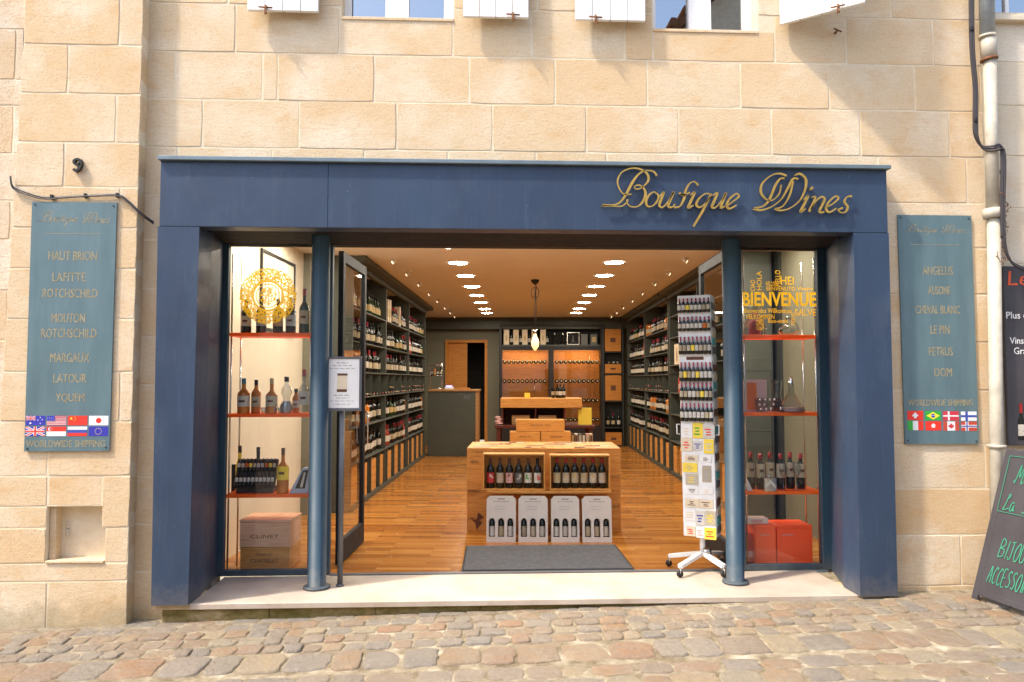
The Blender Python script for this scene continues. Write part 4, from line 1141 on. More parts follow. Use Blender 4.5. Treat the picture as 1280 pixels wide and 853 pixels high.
# back wall with the doorway
du0, z_ = ati(556.5, 425, VB); du1, dz = ati(609.5, 425, VB)
m = MB(); m.box(-2.5, du0, VB, VB+.12, 0, CEIL); m.box(du1, 3.0, VB, VB+.12, 0, CEIL); m.box(du0, du1, VB, VB+.12, dz, CEIL)
inbuild(m, 'shop_back_wall', M['grey_wall'], 'structure')
inbuild(MB().box(du0-.6, du1+.6, VB+1.6, VB+1.7, 0, CEIL), 'back_room_wall', M['black_room'], 'structure')
inbuild(MB().box(du0-.6, du1+.6, VB+.13, VB+1.6, CEIL-.4, CEIL-.3).box(du0-.6, du0-.5, VB+.13, VB+1.6, 0, CEIL-.4).box(du1+.5, du1+.6, VB+.13, VB+1.6, 0, CEIL-.4), 'back_room_wall', M['black_room'], 'structure')
dw = inthing('doorway', 'orange wood framed doorway in the back wall with half open wooden door', 'door', du0, VB)
t = .07
MB().cbox(0,t,-.03,.1,0,dz).cbox(du1-du0-t,du1-du0,-.03,.1,0,dz).cbox(t,du1-du0-t,-.03,.1,dz-t,dz).build('frame', M['orange_cabinet_wood'], dw)
MB().cbox(t,t+.46,.05,.09,.01,dz-t-.005).build('door', M['orange_cabinet_wood'], dw)
inbuild(MB().cbox(-2.45, 2.5, VB-.28, VB-.001, ati(600,412,VB-.2)[1], CEIL-.06, .01).cbox(-2.45, 2.5, VB-.34, VB-.002, CEIL-.0599, CEIL-.001, .005), 'ceiling_beam', M['sage'], 'structure')

# ---- ceiling lights
uls = [(-.855,), (1.12,)]
vls = [7.15, 8.37, 9.55, 10.75, 12.0, 13.26, 14.5, 15.8, 16.75]
first = None; names = ('left', 'right')
ords = ('nearest', 'second', 'third', 'fourth', 'fifth', 'sixth', 'seventh', 'eighth', 'farthest')
for s_, u in ((0, -.855), (1, 1.12)):
    for k, v in enumerate(vls):
        lab = '%s round recessed downlight of the %s ceiling row' % (ords[k], names[s_])
        if first is None:
            d = inthing('ceiling_light', lab, 'ceiling light', u, v, CEIL-.001, 0, 'round recessed downlights')
            MB().lathe([(.115,-.002),(.135,-.008),(.142,0)], 28).build('rim', M['white_metal'], d)
            MB().lathe([(.0,-.003),(.115,-.0035)], 28).build('diffuser', M['lamp'], d)
            first = d
        else: dup(first, W(u, v, CEIL-.001), TH, lab)
for s_, u in ((0, -2.15), (1, 2.35)):  # unseen lamps added to brighten the window displays; a reflection hints at one
    for k, v in enumerate((6.95, 7.85)):
        dup(first, W(u, v, CEIL-.001), TH, '%s added unseen downlight above the %s shop window display' % (('front', 'rear')[k], names[s_]))
vsp = [9.2, 10.3, 11.45, 12.7, 13.9, 15.2, 16.3, 17.3]
first = None
for s_, u in ((0, -1.6), (1, 1.93)):
    for k, v in enumerate(vsp):
        lab = '%s small tilted spotlight on the ceiling beside the %s shelving' % (ords[k], names[s_])
        if first is None:
            d = inthing('spotlight', lab, 'spotlight', u, v, CEIL-.001, .5, 'small ceiling spotlights')
            MB().lathe([(0,-.004),(.045,-.004),(.05,0)], 16).tube([(0,0,0),(0,0,-.02)], .010, 6).build('base', M['ceiling'], d)
            MB().tube([(.02,0,-.022),(-.028,0,-.050)], [.020,.026], 12).build('housing', M['ceiling'], d)
            MB().tube([(-.0285,0,-.0503),(-.030,0,-.0512)], .021, 12).build('lens', M['spotlens'], d)
            first = d
        else: dup(first, W(u, v, CEIL-.001), TH + (.3 if s_ == 0 else math.pi-.3), lab)
# pendant
pd = inthing('pendant_lamp', 'dark pendant with twisted cord and amber crystal drop hanging over the centre', 'pendant lamp', .14, 11.2, 0)
MB().lathe([(0,CEIL-.002),(.06,CEIL-.002),(.06,CEIL-.03),(.02,CEIL-.07),(.0,CEIL-.07)], 14).build('ceiling_rose', M['black_metal'], pd)
m = MB(); m.tube([(0,0,CEIL-.06),(.004,0,2.8),(-.004,.0,2.5),(0,0,2.30)], .006, 6); m.tube([(.018,0,CEIL-.06),(.012,0,2.8),(.02,0,2.55),(.014,0,2.32)], .005, 6)
for k in range(4): a = k*math.pi/2; m.tube([(.02*math.cos(a),.02*math.sin(a),2.93),(.055*math.cos(a),.055*math.sin(a),2.88),(.05*math.cos(a),.05*math.sin(a),2.80),(.015*math.cos(a),.015*math.sin(a),2.76)], .006, 5)
m.build('cord', M['black_metal'], pd)
MB().lathe([(0,2.31),(.028,2.30),(.03,2.26),(.022,2.24)], 12).build('cap', M['chrome'], pd)
MB().lathe([(.018,2.24),(.026,2.20),(.048,2.16),(.060,2.11),(.050,2.05),(.02,2.0),(0,1.985)], 10, smooth=False).build('amber_drop', M['warm_glow'], pd)

# ---- bottles
def zmat(z, h):                                 # body / label / capsule slots
    return 2 if z > h*.80 else 1 if h*.20 < z < h*.47 else 0
def wb_prof(h=.30, r=.0375, neck=.0145, sh=.62):
    return [(0,.0),(r*.93,0),(r,.006),(r,h*.20),(r,h*.201),(r,h*.47),(r,h*.471),(r,h*sh),(r*.86,h*(sh+.06)),(neck*1.25,h*(sh+.15)),(neck,h*.80),(neck,h*.801),(neck,h*.95),(neck*1.12,h*.955),(neck*1.1,h*.995),(0,h)]
VMB = []
def wall_bottle(kinds, h=.30, r=.0375, sh=.62):
    m = MB(); VMB.append((m, kinds)); m.lathe(wb_prof(h, r, .0145, sh), 10, mfun=lambda z, k: zmat(z, h)); return m.mesh('wine_bottle', [M[k] for k in kinds])
VAR = [('dark wine bottle with cream label', wall_bottle(('bottle','label','foil_black'))),
       ('dark wine bottle with white label', wall_bottle(('bottle','label_w','foil_black'))),
       ('burgundy capped wine bottle with cream label', wall_bottle(('bottle','label','foil_wine'), .30, .038)),
       ('green wine bottle with dull gold label', wall_bottle(('bottle_green','label_d','foil_black'), .30, .040, .5)),
       ('amber spirit bottle with cream label', wall_bottle(('amber','label','foil_black'), .29, .040, .66)),
       ('pinkish rose wine bottle with white label', wall_bottle(('rose','label_w','foil_wine'), .31, .037, .55)),
       ('pale gold boxed bottle carton', None)]
m = MB(); m.cbox(-.045,.045,-.045,.045,0,.34,.003,0).box(-.03,.03,-.0465,-.0455,.08,.2,1); m.box(-.0465,-.0455,-.03,.03,.08,.2,1).box(.0455,.0465,-.03,.03,.08,.2,1); BOXM = m.mesh('bottle_carton', [M['card_c'], M['label_d']])
lie = MB(); lie.lathe(wb_prof(), 10, mfun=lambda z, k: zmat(z, .30)); lie.xf(Matrix.Rotation(R(90), 4, 'X'))
rb_ = random.Random(21); nb_ = [0]
ORD = 'first second third fourth fifth sixth seventh eighth ninth tenth eleventh twelfth thirteenth fourteenth fifteenth sixteenth seventeenth eighteenth nineteenth twentieth'.split()
def ordn(k):
    if k < 20: return ORD[k]
    t, u = divmod(k+1, 10); return ('twentieth','thirtieth','fortieth','fiftieth')[t-2] if u == 0 else ('twenty','thirty','forty','fifty')[t-2] + '-' + ORD[u-1]
def put_bottle(u, v, z, k, where, grp, s=1.0):
    lab, me = VAR[k]
    if me is None: o = link('bottle_carton', BOXM); cat_ = 'bottle carton'
    else: o = link('wine_bottle', me); cat_ = 'bottle'
    o.location = W(u, v, z); o.rotation_euler = (0, 0, rb_.uniform(0, 6) if me is not None else TH); o.scale = (s, s, s)
    tag(o, lab + ', ' + where, cat_, grp); nb_[0] += 1; return o

def shelving(side, v0, v1, uf, depth, zs_, pitch, label, ncase, caseh, rowset, boxes=True):
    """side -1 left, +1 right; uf = front plane"""
    ub = uf + side*depth; a, b = min(uf, ub), max(uf, ub)
    t = inthing('wall_shelving', label, 'shelving', uf, v0)
    loc = lambda m, nm, mt, par=t: m.build(nm, M[mt], par, (-uf, -v0, 0) if par is t else None)
    loc(MB().box(ub-(.02 if side < 0 else 0), ub+(.02 if side > 0 else 0), v0, v1, .0, CEIL-.03), 'back_panel', 'sage_dark')
    for z in zs_: loc(MB().cbox(a, b, v0+.001, v1-.001, z-.016, z, .002), 'shelf', 'sage')
    loc(MB().cbox(a, b, v0, v1, 0, .06, .002), 'plinth', 'sage')
    c0, c1 = (uf-.03, uf+.16) if side < 0 else (uf-.16, uf+.03)
    loc(MB().cbox(min(c0,c1), max(c0,c1), v0, v1, CEIL-.07, CEIL-.002, .01).cbox(uf-.03, uf+.03, v0, v1, CEIL-.13, CEIL-.0701, .005), 'cornice', 'sage')
    # uprights
    n = max(2, round((v1-v0)/2.1))
    for k in range(n+1):
        vv = v0 + (v1-v0)*k/n; vv = min(max(vv, v0+.02), v1-.02)
        loc(MB().cbox(a, b+.0, vv-.018, vv+.018, zs_[2]+.31, CEIL-.0, .002).cbox(a+.004, b-.004, vv-.014, vv+.014, .0, zs_[2], .002), 'upright', 'sage')
    # case compartments
    for k in range(ncase+1):
        vv = v0 + (v1-v0)*k/ncase; vv = min(max(vv, v0+.012), v1-.012)
        loc(MB().box(a+.003, b-.003, vv-.011, vv+.011, .06, zs_[0]-.022), 'divider', 'sage')
        loc(MB().box(a+.003, b-.003, vv-.004, vv+.004, zs_[2], zs_[3]-.022), 'divider', 'sage')
    return t
zsL = [.56, .985, 1.345, 1.655, 2.03, 2.43]
L0, L1 = 8.95, 15.5
shelving(-1, L0, L1, UL, .36, zsL, .24, 'grey green wall shelving full of wine bottles along the left wall', 11, .5, None)
R0, R1 = 12.85, 18.0
shelving(1, R0, R1, UR, .36, zsL, .24, 'grey green wall shelving full of wine bottles along the right wall', 9, .5, None)
t2 = shelving(1, 8.6, 12.75, UR, .36, [.56,1.0,1.35,1.8,2.25,2.6], .4, 'dark display shelving behind the magnet rack on the right wall', 4, .5, None)
rownames = {0: 'lowest', 1: 'second', 3: 'fourth', 4: 'fifth', 5: 'top'}
wsets = {0: [0,0,1,2,2,5], 1: [0,0,0,1,1,3,4], 3: [0,0,2,1,0], 4: [0,0,1,0,2,5,3], 5: [0,3,4,6,6,1,2]}
far = MB(); FM = ['bottle','bottle_green','amber','rose','label','label_w','label_d','foil_black','foil_wine']
def fill(side, v0, v1, uf, zs_, pitch, wall, vcut):
    for r in (0, 1, 3, 4, 5):
        v = v0 + .12; cnt = 0; k = rb_.choice(wsets[r]); run = rb_.randint(2, 5)
        while v < v1 - .08:
            if run == 0: k = rb_.choice(wsets[r]); run = rb_.randint(2, 5)
            run -= 1
            if rb_.random() > .04 and v > vcut:
                st = len(far.v); fk = k if k < 6 else 0; fm, kinds_ = VMB[fk]
                far.v += fm.v; far.f += [[i+st for i in f] for f in fm.f]; far.m += [FM.index(kinds_[q]) for q in fm.m]; far.sm += fm.sm
                far.xf(Matrix.Translation((uf + side*rb_.uniform(.06,.10), v, zs_[r]+.001)), st)
            elif rb_.random() > .04:
                put_bottle(uf + side*rb_.uniform(.07, .12), v, zs_[r]+.001, k, '%s from entrance on %s %s wall shelf' % (ordn(cnt), rownames[r], wall), 'bottles on the %s shelf of the %s wall' % (rownames[r], wall), rb_.uniform(.96, 1.06)); cnt += 1
            v += pitch*rb_.uniform(.8, 1.2) + (.09 if rb_.random() < .06 else 0)
fill(-1, L0, L1, UL, zsL, .132, 'left', 13.1)
fill(1, R0, R1, UR, zsL, .142, 'right', 16.0)
tag(inbuild(far, 'wine_bottles', [M[k] for k in FM], 'stuff'), 'far end rows of wine bottles on both wall shelvings', 'bottles')
# sparse bottles on the bay behind the rack / seen through the right display
for n_, (v, z, k) in enumerate([(8.9,1.8,0),(9.1,1.8,0),(9.35,1.8,2),(9.0,2.25,2),(9.25,2.25,0),(8.85,1.0,0),(9.1,1.0,0),(9.35,1.0,1),(9.7,1.8,2),(10.0,2.25,0),(12.4,2.25,0),(12.15,2.25,0)]):
    put_bottle(UR+.12, v, z+.001, k, ('%s at eye height' % ORD[n_] if z == 1.8 else '%s up high' % ORD[n_] if z > 2 else '%s low down' % ORD[n_]) + ' behind the rack', 'bottles behind the magnet rack')
bx_ = inthing('picture_box', 'orange cream box with a bottle picture on the dark right shelving', 'box', UR+.14, 12.15, 1.801)
MB().cbox(-.13,.13,-.22,.22,0,.33,.004).build('box', M['card_c'], bx_); MB().prism([(-.03,.06),(.03,.06),(.03,.18),(.012,.22),(.012,.27),(-.012,.27),(-.012,.22),(-.03,.18)], -.001, .001).xf(Matrix.Translation((-.132,0,0)) @ Matrix.Rotation(R(90),4,'Z')).build('printed_bottle', M['text_dark'], bx_)
for k, (v, w) in enumerate(((12.25,.16),(11.9,.2))):
    b_ = inthing('gift_box', ('small' if k == 0 else 'larger') + ' dark red gift box on the dark right shelving', 'box', UR+.14, v, 1.351)
    MB().cbox(-.08,.08,-w/2,w/2,0,.24,.003).build('box', M['art_red'], b_); MB().box(-.082,-.0805,-.05,.05,.06,.14).build('box_label', M['label'], b_)
# necks of bottles lying in the glazed middle row
sm = MB()
for side, v0, v1, uf in ((-1, L0, L1, UL), (1, R0, R1, UR)):
    v = v0+.15
    while v < v1-.05:
        for dz in (0, .075) if rb_.random() < .35 else (0,):
            st = len(sm.v); sm.v += lie.v; sm.f += [[i+st for i in f] for f in lie.f]; sm.m += [(0,3,4,5)[min(3, int(rb_.random()*4))] if q == 2 else q for q in lie.m]; sm.sm += lie.sm
            sm.xf(Matrix.Translation((uf+side*.31, v+rb_.uniform(-.04,.04), zsL[2]+.04+dz)) @ Matrix.Rotation(side*R(90)*1.0 + (math.pi), 4, 'Z') @ Matrix.Rotation(R(4), 4, 'X') @ Matrix.Translation((0,.28 if False else .0,0)), st)
        v += .21*rb_.uniform(.8, 1.2)
o = inbuild(sm, 'lying_wine_bottles', [M['bottle'], M['label'], M['foil_black'], M['foil_wine'], M['label_d'], M['label_w']], 'stuff'); tag(o, 'wine bottles lying neck out in the middle rows of both walls', 'bottles')
# wooden cases standing in the bottom compartments
def case_mesh(w, d, h, nm='wooden_wine_case'):
    m = MB(); m.cbox(-w/2, w/2, -d/2, d/2, 0, h, .003)
    for z in (h*.25, h*.5, h*.75): m.box(-w/2+.003, w/2-.003, -d/2-.0012, -d/2+.001, z-.0015, z+.0015, 1); m.box(-w/2-.0012, -w/2+.001, -d/2+.003, d/2-.003, z-.0015, z+.0015, 1); m.box(w/2-.001, w/2+.0012, -d/2+.003, d/2-.003, z-.0015, z+.0015, 1)
    return m.mesh(nm, [M['crate'], M['text_dark']])
cm1 = case_mesh(.28, .34, .42); cm2 = case_mesh(.28, .36, .46)
for side, v0, v1, uf, n, wall in ((-1, L0, L1, UL, 11, 'left'), (1, R0, R1, UR, 9, 'right'), (1, 8.6, 12.75, UR, 8, 'front right')):
    for k in range(n):
        v = v0 + (v1-v0)*(k+.5)/n
        o = link('wooden_wine_case', rb_.choice((cm1, cm2))); o.location = W(uf+side*.17, v, .061); o.rotation_euler = (0, 0, TH); o.scale = (1, .92 if n > 8 else .8, 1)
        tag(o, 'upright wooden wine case, %s from the entrance under the %s wall shelves' % (ORD[k], wall), 'wooden case', 'wine cases under the %s shelving' % wall)

# ---- counter with small things
cu0, _z = ati(535, 500, 15.6); cu1, _z = ati(598, 500, 15.6); chh = ati(560, 487, 15.6)[1]
ct = inthing('counter', 'tall sage green sales counter with oak top beside the left shelves', 'counter', cu0, 15.6)
wc = cu1-cu0
MB().cbox(0, wc-.06, 0, .55, 0, chh-.04).build('front_panel', M['sage'], ct)
MB().cbox(-.0, wc+.02, -.03, .6, chh-.04, chh).build('counter_top', M['oak_counter_wood'], ct); MB().cbox(wc-.06, wc, 0, .55, 0, chh-.041).build('side_panel', M['oak_counter_wood'], ct)
MB().box(wc-.30, wc-.16, -.003, .0, chh-.2, chh-.12).build('notice_label', M['grey_frame'], ct)
tm_ = inthing('card_terminal', 'small white card terminal with blue screen on the counter top', 'card terminal', cu0+.42, 15.75, chh)
MB().cbox(-.09,.09,-.06,.06,0,.05).build('body', M['white_metal'], tm_); MB().box(-.06,.06,-.05,-.03,.05,.075).build('screen', emit('blue_screen', (.15,.2,1), 2), tm_)
tr = inthing('tray', 'orange brown tray beside the card terminal on the counter top', 'tray', cu0+.72, 15.75, chh); MB().cbox(-.13,.13,-.09,.09,0,.03).build('tray', M['orange_cabinet_wood'], tr)
rk = inthing('bottle_rack', 'wire rack with small bottles standing on the counter near the left shelves', 'rack', cu0+.14, 15.8, chh)
m = MB()
for z in (0.01, .28, .5):
    for xk in (-.12, .12): m.tube([(xk,-.08,z),(xk,.08,z)], .005, 5)
    for yk in (-.08, .08): m.tube([(-.12,yk,z),(.12,yk,z)], .005, 5)
for xk in (-.12,.12):
    for yk in (-.08,.08): m.tube([(xk,yk,0),(xk,yk,.55)], .005, 5)
m.build('frame', M['chrome'], rk)
for k in range(4):
    o = link('small_bottle', VAR[(0,4,1,0)[k]][1]); o.location = W(cu0+.05+.06*k, 15.8, chh+.285); o.scale = (.6,.6,.6); tag(o, '%s small bottle from the left on the counter wire rack' % ORD[k], 'bottle', 'small bottles on the counter rack')

# ---- glazed wine cabinet at the back
VC = 17.95
ca0 = ati(625.5, 480, VC)[0]; ca1 = ati(752.5, 480, VC)[0]; ctop = ati(690, 406, VC)[1]; csh = ati(690, 431, VC)[1]
wcab = ca1-ca0; Zc = lambda py: ati(690, py, VC)[1]; Uc = lambda px: ati(px, 480, VC)[0]-ca0
cb = inthing('wine_cabinet', 'large glazed wine cabinet with orange wood shelves against the back wall', 'cabinet', ca0, VC)
dep = .34
fm = MB(); fm.box(.031,wcab-.031,.001,.02,csh-.13,csh-.0905).cbox(-.03,.03,0,dep,0,ctop).cbox(wcab-.03,wcab+.03,0,dep,0,ctop).cbox(.03,wcab-.03,0,dep,csh-.09,csh-.04).cbox(.03,wcab-.03,0,dep,ctop-.03,ctop); fm.build('frame', M['black_metal'], cb)  # includes a front lip added to hide the fill strip
MB().cbox(.03,wcab-.03,-.01,dep,csh-.039,csh).build('shelf', M['sage'], cb)
MB().box(.03,wcab-.03,dep-.02,dep,0,csh-.09).build('back_panel', M['orange_cabinet_wood'], cb); MB().box(.03,wcab-.03,dep-.02,dep,csh,ctop-.03).build('back_panel', M['black_room'], cb)
mid = Uc(689); MB().cbox(mid-.06,mid+.06,0,dep-.02,0,csh-.0901).build('door_post', M['black_metal'], cb)
MB().cbox(.03,mid-.06,0,dep-.02,0,Zc(533)).cbox(mid+.06,wcab-.03,0,dep-.02,0,Zc(533)).build('lower_door', M['black_metal'], cb)
MB().box(.04, mid-.07, .03, .07, csh-.0935, csh-.0905).box(mid+.07, wcab-.04, .03, .07, csh-.0935, csh-.0905).build('added_fill_strip', M['cabinet_fill'], cb)  # added strip, hidden from view, brightens the cabinet inside
MB().box(.031,mid-.061,.006,.012,Zc(533),csh-.09).build('pane', M['fridge_pane'], cb); MB().box(mid+.061,wcab-.031,.006,.012,Zc(533),csh-.09).build('pane', M['fridge_pane'], cb)
for x in (Uc(737), Uc(737)): MB().tube([(x,-.03,Zc(460)),(x,-.03,Zc(446))], .008, 6).build('handle', M['chrome'], cb); break
MB().tube([(Uc(668),-.03,Zc(500)),(Uc(668),-.03,Zc(478))], .008, 6).build('handle', M['chrome'], cb)
lb = MB()
for py in (455, 479, 503, 527):
    z = Zc(py); MB().box(.031, mid-.061, .06, dep-.02, z-.01, z).build('shelf', M['fridge_pane'], cb); MB().box(mid+.061, wcab-.031, .06, dep-.02, z-.01, z).build('shelf', M['fridge_pane'], cb)
    for a, b in ((.06, mid-.08), (mid+.09, wcab-.06)):
        x = a+.04
        while x < b:
            st = len(lb.v); lb.v += lie.v; lb.f += [[i+st for i in f] for f in lie.f]; lb.m += [{0:0,1:1,2:rb_.choice((2,3,3,4,4))}[q] for q in lie.m]; lb.sm += lie.sm
            lb.xf(Matrix.Translation((x, .09, z+.045)) @ Matrix.Rotation(math.pi, 4, 'Z') @ Matrix.Translation((0, -.0, 0)) @ Matrix.Diagonal((1.3,-.8,1.3,1)) , st); x += .105
o = lb.build('lying_wine_bottles', [M['bottle'], M['label'], M['label_w'], M['label_d'], M['label']], None, W(ca0, VC, 0), (0,0,TH)); tag(o, 'wine bottles lying in rows inside the glazed back cabinet', 'bottles', None, 'stuff')
# boxes and bottles on the cabinet's top shelf
for k, px in enumerate((633, 645, 656, 668, 679)):
    b_ = inthing('bottle_box', '', 'bottle box', ca0+Uc(px), VC+.12, csh+.001); b_['label'] = ('leftmost', 'second', 'middle', 'fourth', 'rightmost')[k] + ' pale tall bottle box on top shelf of the back cabinet'; b_['group'] = 'pale bottle boxes on the back cabinet'
    MB().cbox(-.065,.065,-.06,.06,0,.36).build('box', M['card_c'], b_); MB().box(-.02,.02,-.0615,-.0605,.1,.22).build('box_label', M['label_d'], b_)
for k, px in enumerate((639.5, 651, 662, 684)):
    o = link('wine_bottle', VAR[1][1]); o.location = W(ca0+Uc(px), VC+.15, csh+.001); o.scale = (1.1,)*3; tag(o, '%s dark bottle from the left between pale boxes on the back cabinet' % ORD[k], 'bottle', 'bottles between boxes on the back cabinet')
for k, px in enumerate((694, 704)):
    b_ = inthing('decanter', ('left' if k == 0 else 'right') + ' silver topped glass decanter on top shelf of the back cabinet', 'decanter', ca0+Uc(px), VC+.12, csh+.001)
    MB().lathe([(0,0),(.07,.0),(.075,.02),(.03,.14),(.018,.2),(.018,.26),(.022,.27)], 14).build('glass', M['clear'], b_); MB().lathe([(0,.3),(.012,.29),(.02,.25),(.02,.24)], 10).build('stopper', M['chrome'], b_)
fr_ = inthing('framed_print', 'black framed print with white drawing on the back cabinet', 'picture', ca0+Uc(717), VC+.12, csh+.001)
MB().cbox(-.15,.15,-.015,.015,0,.30).build('frame', M['chrome'], fr_); MB().box(-.135,.135,-.0165,-.0155,.015,.285).build('picture', M['black_room'], fr_); MB().lathe([(.015,.05),(.05,.06),(.02,.14),(.01,.22)], 8, (0,-.02,0)).build('drawn_bottle', M['art_grey'], fr_)
for px, mt, lab in ((731,'art_grey','small dark grey tin beside the framed print on back cabinet'),(743,'label_d','small gold and dark tin at the right end of back cabinet')):
    b_ = inthing('tin', lab, 'tin', ca0+Uc(px), VC+.12, csh+.001); MB().cbox(-.08,.08,-.05,.05,0,.25).build('body', M['art_grey'], b_); MB().box(-.05,.05,-.052,-.0505,.06,.18).build('tin_label', M[mt], b_)
# right-hand column of wine cases
rc = inthing('case_shelf', 'dark tall shelf column stacked with wooden cases right of the cabinet', 'shelving', ca0+Uc(755.5), VC)
wcc = Uc(778)-Uc(755.5)
m = MB(); m.box(-.03,0,0,.34,0,ctop).box(wcc,wcc+.03,0,.34,0,ctop).box(0,wcc,.32,.34,0,ctop)
m.build('carcass', M['sage_dark'], rc)
for py in (440, 467.5, 501.5, 534.5, 557): MB().box(0.001,wcc-.001,0,.32,Zc(py)-.02,Zc(py)).build('shelf', M['sage_dark'], rc)
for k, (y0_, y1_) in enumerate(((411.5,439.5),(455.5,467),(469.5,501),(541,556.5))):
    b_ = inthing('wooden_wine_case', ('topmost', 'second', 'third', 'lowest')[k] + ' wooden wine case on the dark shelf column right of the cabinet', 'wooden case', ca0+Uc(766.7), VC+.15, Zc(y1_)+.001, 0, 'cases on the shelf column')
    h_ = Zc(y0_)-Zc(y1_); MB().cbox(-wcc/2+.02,wcc/2-.02,-.14,.14,0,h_).build('box', M['orange_cabinet_wood'], b_)
    MB().box(-.06,.06,-.1415,-.1405,h_*.4,h_*.6).build('branded_mark', M['text_dark'], b_)
for k, px in enumerate((760.5, 767, 774)):
    put_bottle(ca0+Uc(px), VC+.12, Zc(534.5)+.001, (0,2,1)[k], '%s low on the column beside the cabinet' % ('leftmost','middle','rightmost')[k], 'bottles low on the shelf column', 1.15)
for k, px in enumerate((762, 768, 773)):
    put_bottle(ca0+Uc(px), VC+.12, Zc(467.5)+.22, (0,1,0)[k], '%s high on the column beside the cabinet' % ('leftmost','middle','rightmost')[k], 'bottles high on the shelf column', .5)

# ---- tasting table in the middle of the shop with raised box and cases
VT = 13.4
tu0, tu1 = ati(618, 533, VT)[0], ati(744, 533, VT)[0]; ttop = ati(680, 532, VT)[1]
tb = inthing('tasting_table', 'long maroon topped wooden table with slatted ends in the middle of the shop', 'table', tu0, VT)
MB().cbox(0, tu1-tu0, 0, 1.0, ttop-.05, ttop).build('table_top', M['maroon_table_wood'], tb)
for x in (.07, tu1-tu0-.07):
    for y in (.08, .92): MB().cbox(x-.035,x+.035,y-.035,y+.035,0,ttop-.051).build('leg', M['maroon_table_wood'], tb)
rx0, rx1 = ati(627, 505, 13.55)[0], ati(726, 505, 13.55)[0]; rz1, rz0 = ati(680, 498, 13.55)[1], ati(680, 510, 13.55)[1]
rs_ = inthing('display_box', 'raised open wooden display box with thick plank top on the maroon table', 'display stand', rx0, 13.55, ttop+.001)
rw = rx1-rx0; zz0 = ttop+.001
MB().cbox(-.02, rw+.02, -.06, .6, rz0-zz0, rz1-zz0, .006).build('plank_top', M['crate'], rs_)
bb = ati(707, 520, 13.55)[0]-rx0
for a_, b_2 in ((0,.03),(bb-.03,bb),(bb*.52,bb*.52+.025)): MB().cbox(a_,b_2,0,.479,0,rz0-zz0-.001).build('side_board', M['maroon_table_wood'], rs_); MB().box(.03,bb-.03,.48,.5,0,rz0-zz0-.001).build('back_panel', M['maroon_table_wood'], rs_)
for k, px in enumerate((691, 696.5, 700, 704.5)):
    put_bottle(ati(px,480,13.8)[0], 13.7+.08*(k%2), rz1+.001, (0,0,1,1)[k], '%s on the plank topped display box' % ORD[k], 'bottles on the raised display box', .85)
for k, (px, w) in enumerate(((659,.10),(731,.24))):
    v_ = 13.7 if k == 0 else 13.62; z__ = rz1+.001 if k == 0 else ttop+.001
    b_ = inthing('card_sign', ('small yellow card standing on the plank top', 'yellow card box standing on the right end of maroon table')[k], 'card', ati(px,505,v_)[0], v_, z__)
    MB().cbox(-w/2,w/2,-.03,.03,0,.09 if k == 0 else .30).build('card', M['card_y'], b_)
for k, px in enumerate((651, 684)):
    b_ = inthing('fruit_crate' if False else 'small_box', ('left', 'right')[k] + ' small pale box inside the raised display box', 'box', ati(px,522,13.7)[0], 13.72, ttop+.002); MB().cbox(-.16,.16,-.1,.1,0,.16).build('box', M['oak_counter_wood'], b_); MB().box(-.1,.1,-.1015,-.1005,.04,.1).build('box_label', M['label'], b_)
tw = inthing('folded_cloth', 'crumpled pale red cloth bundle on the left end of maroon table', 'cloth', ati(623,528,13.5)[0], 13.55, ttop+.001)
m = MB()
for k in range(4): m.lathe([(0,-.02),(.055+.012*(k%2),-.015),(.075-.01*k,0),(.05,.02),(0,.022)], 9, (.012*((-1)**k), .01*k, .022+.036*k))
m.build('cloth', M['pink'], tw)
for k, (px, py) in enumerate(((752-10, 545),(736, 545))):
    pass
fl = [('topmost', 645, 706, 525, 539.6, 12.55), ('lower left', 637, 675.4, 540, 553.2, 12.5), ('lower right', 676, 714, 540, 553.2, 12.5)]
for nm_, p0_, p1_, y0_, y1_, vv in fl:
    a, z1_ = ati(p0_, y0_, vv); b, z0_ = ati(p1_, y1_, vv)
    c = inthing('wooden_wine_case', nm_ + ' orange brown wine case stacked before the maroon table', 'wooden case', (a+b)/2, vv+.0, z0_, 0, 'wine cases stacked before the table')
    h_ = z1_-z0_-.002; w_ = (b-a)/2-.003
    MB().cbox(-w_,w_,0,.34,0,h_,.004).build('box', M['crate'], c)
    text_mb('GRAND VIN', -w_*.4, w_*.4, h_*.45, h_*.62, -.0015, .001).build('lettering', M['text_dark'], c)
z0_ = ati(680, 553.2, 12.5)[1]
pl_ = inthing('wooden_pallet_box', 'plain wooden box carrying the stacked wine cases', 'box', (ati(637,550,12.5)[0]+ati(714,550,12.5)[0])/2, 12.5, 0)
MB().cbox(-.5,.5,0,.4,0,z0_-.001).build('box', M['crate'], pl_)
# books standing under the table's right end
for k in range(6):
    b_ = inthing('book', ('first', 'second', 'third', 'fourth', 'fifth', 'sixth')[k] + ' upright slim book from the left on the low stand by the table', 'book', ati(716+4.6*k,545,13.0)[0], 13.0, .36, 0, 'books on the low stand')
    MB().cbox(-.025,.025,0,.2,0,.28,.002).build('cover', M[('text_dark','label_w','art_grey','black_room','pink','card_c')[k]], b_); MB().box(-.02,.02,-.001,.0,.02,.26).build('spine_label', M[('label_d','text_dark','label','label_w','label','text_dark')[k]], b_)
lo = inthing('low_stand', 'low dark stand under the books beside the table', 'stand', ati(716,545,13.0)[0], 13.0, 0); MB().cbox(-.06,.42,0,.22,.32,.359).build('top', M['maroon_table_wood'], lo)
for x in (-.03,.39): MB().cbox(x-.02,x+.02,.02,.2,0,.3199).build('leg', M['maroon_table_wood'], lo)

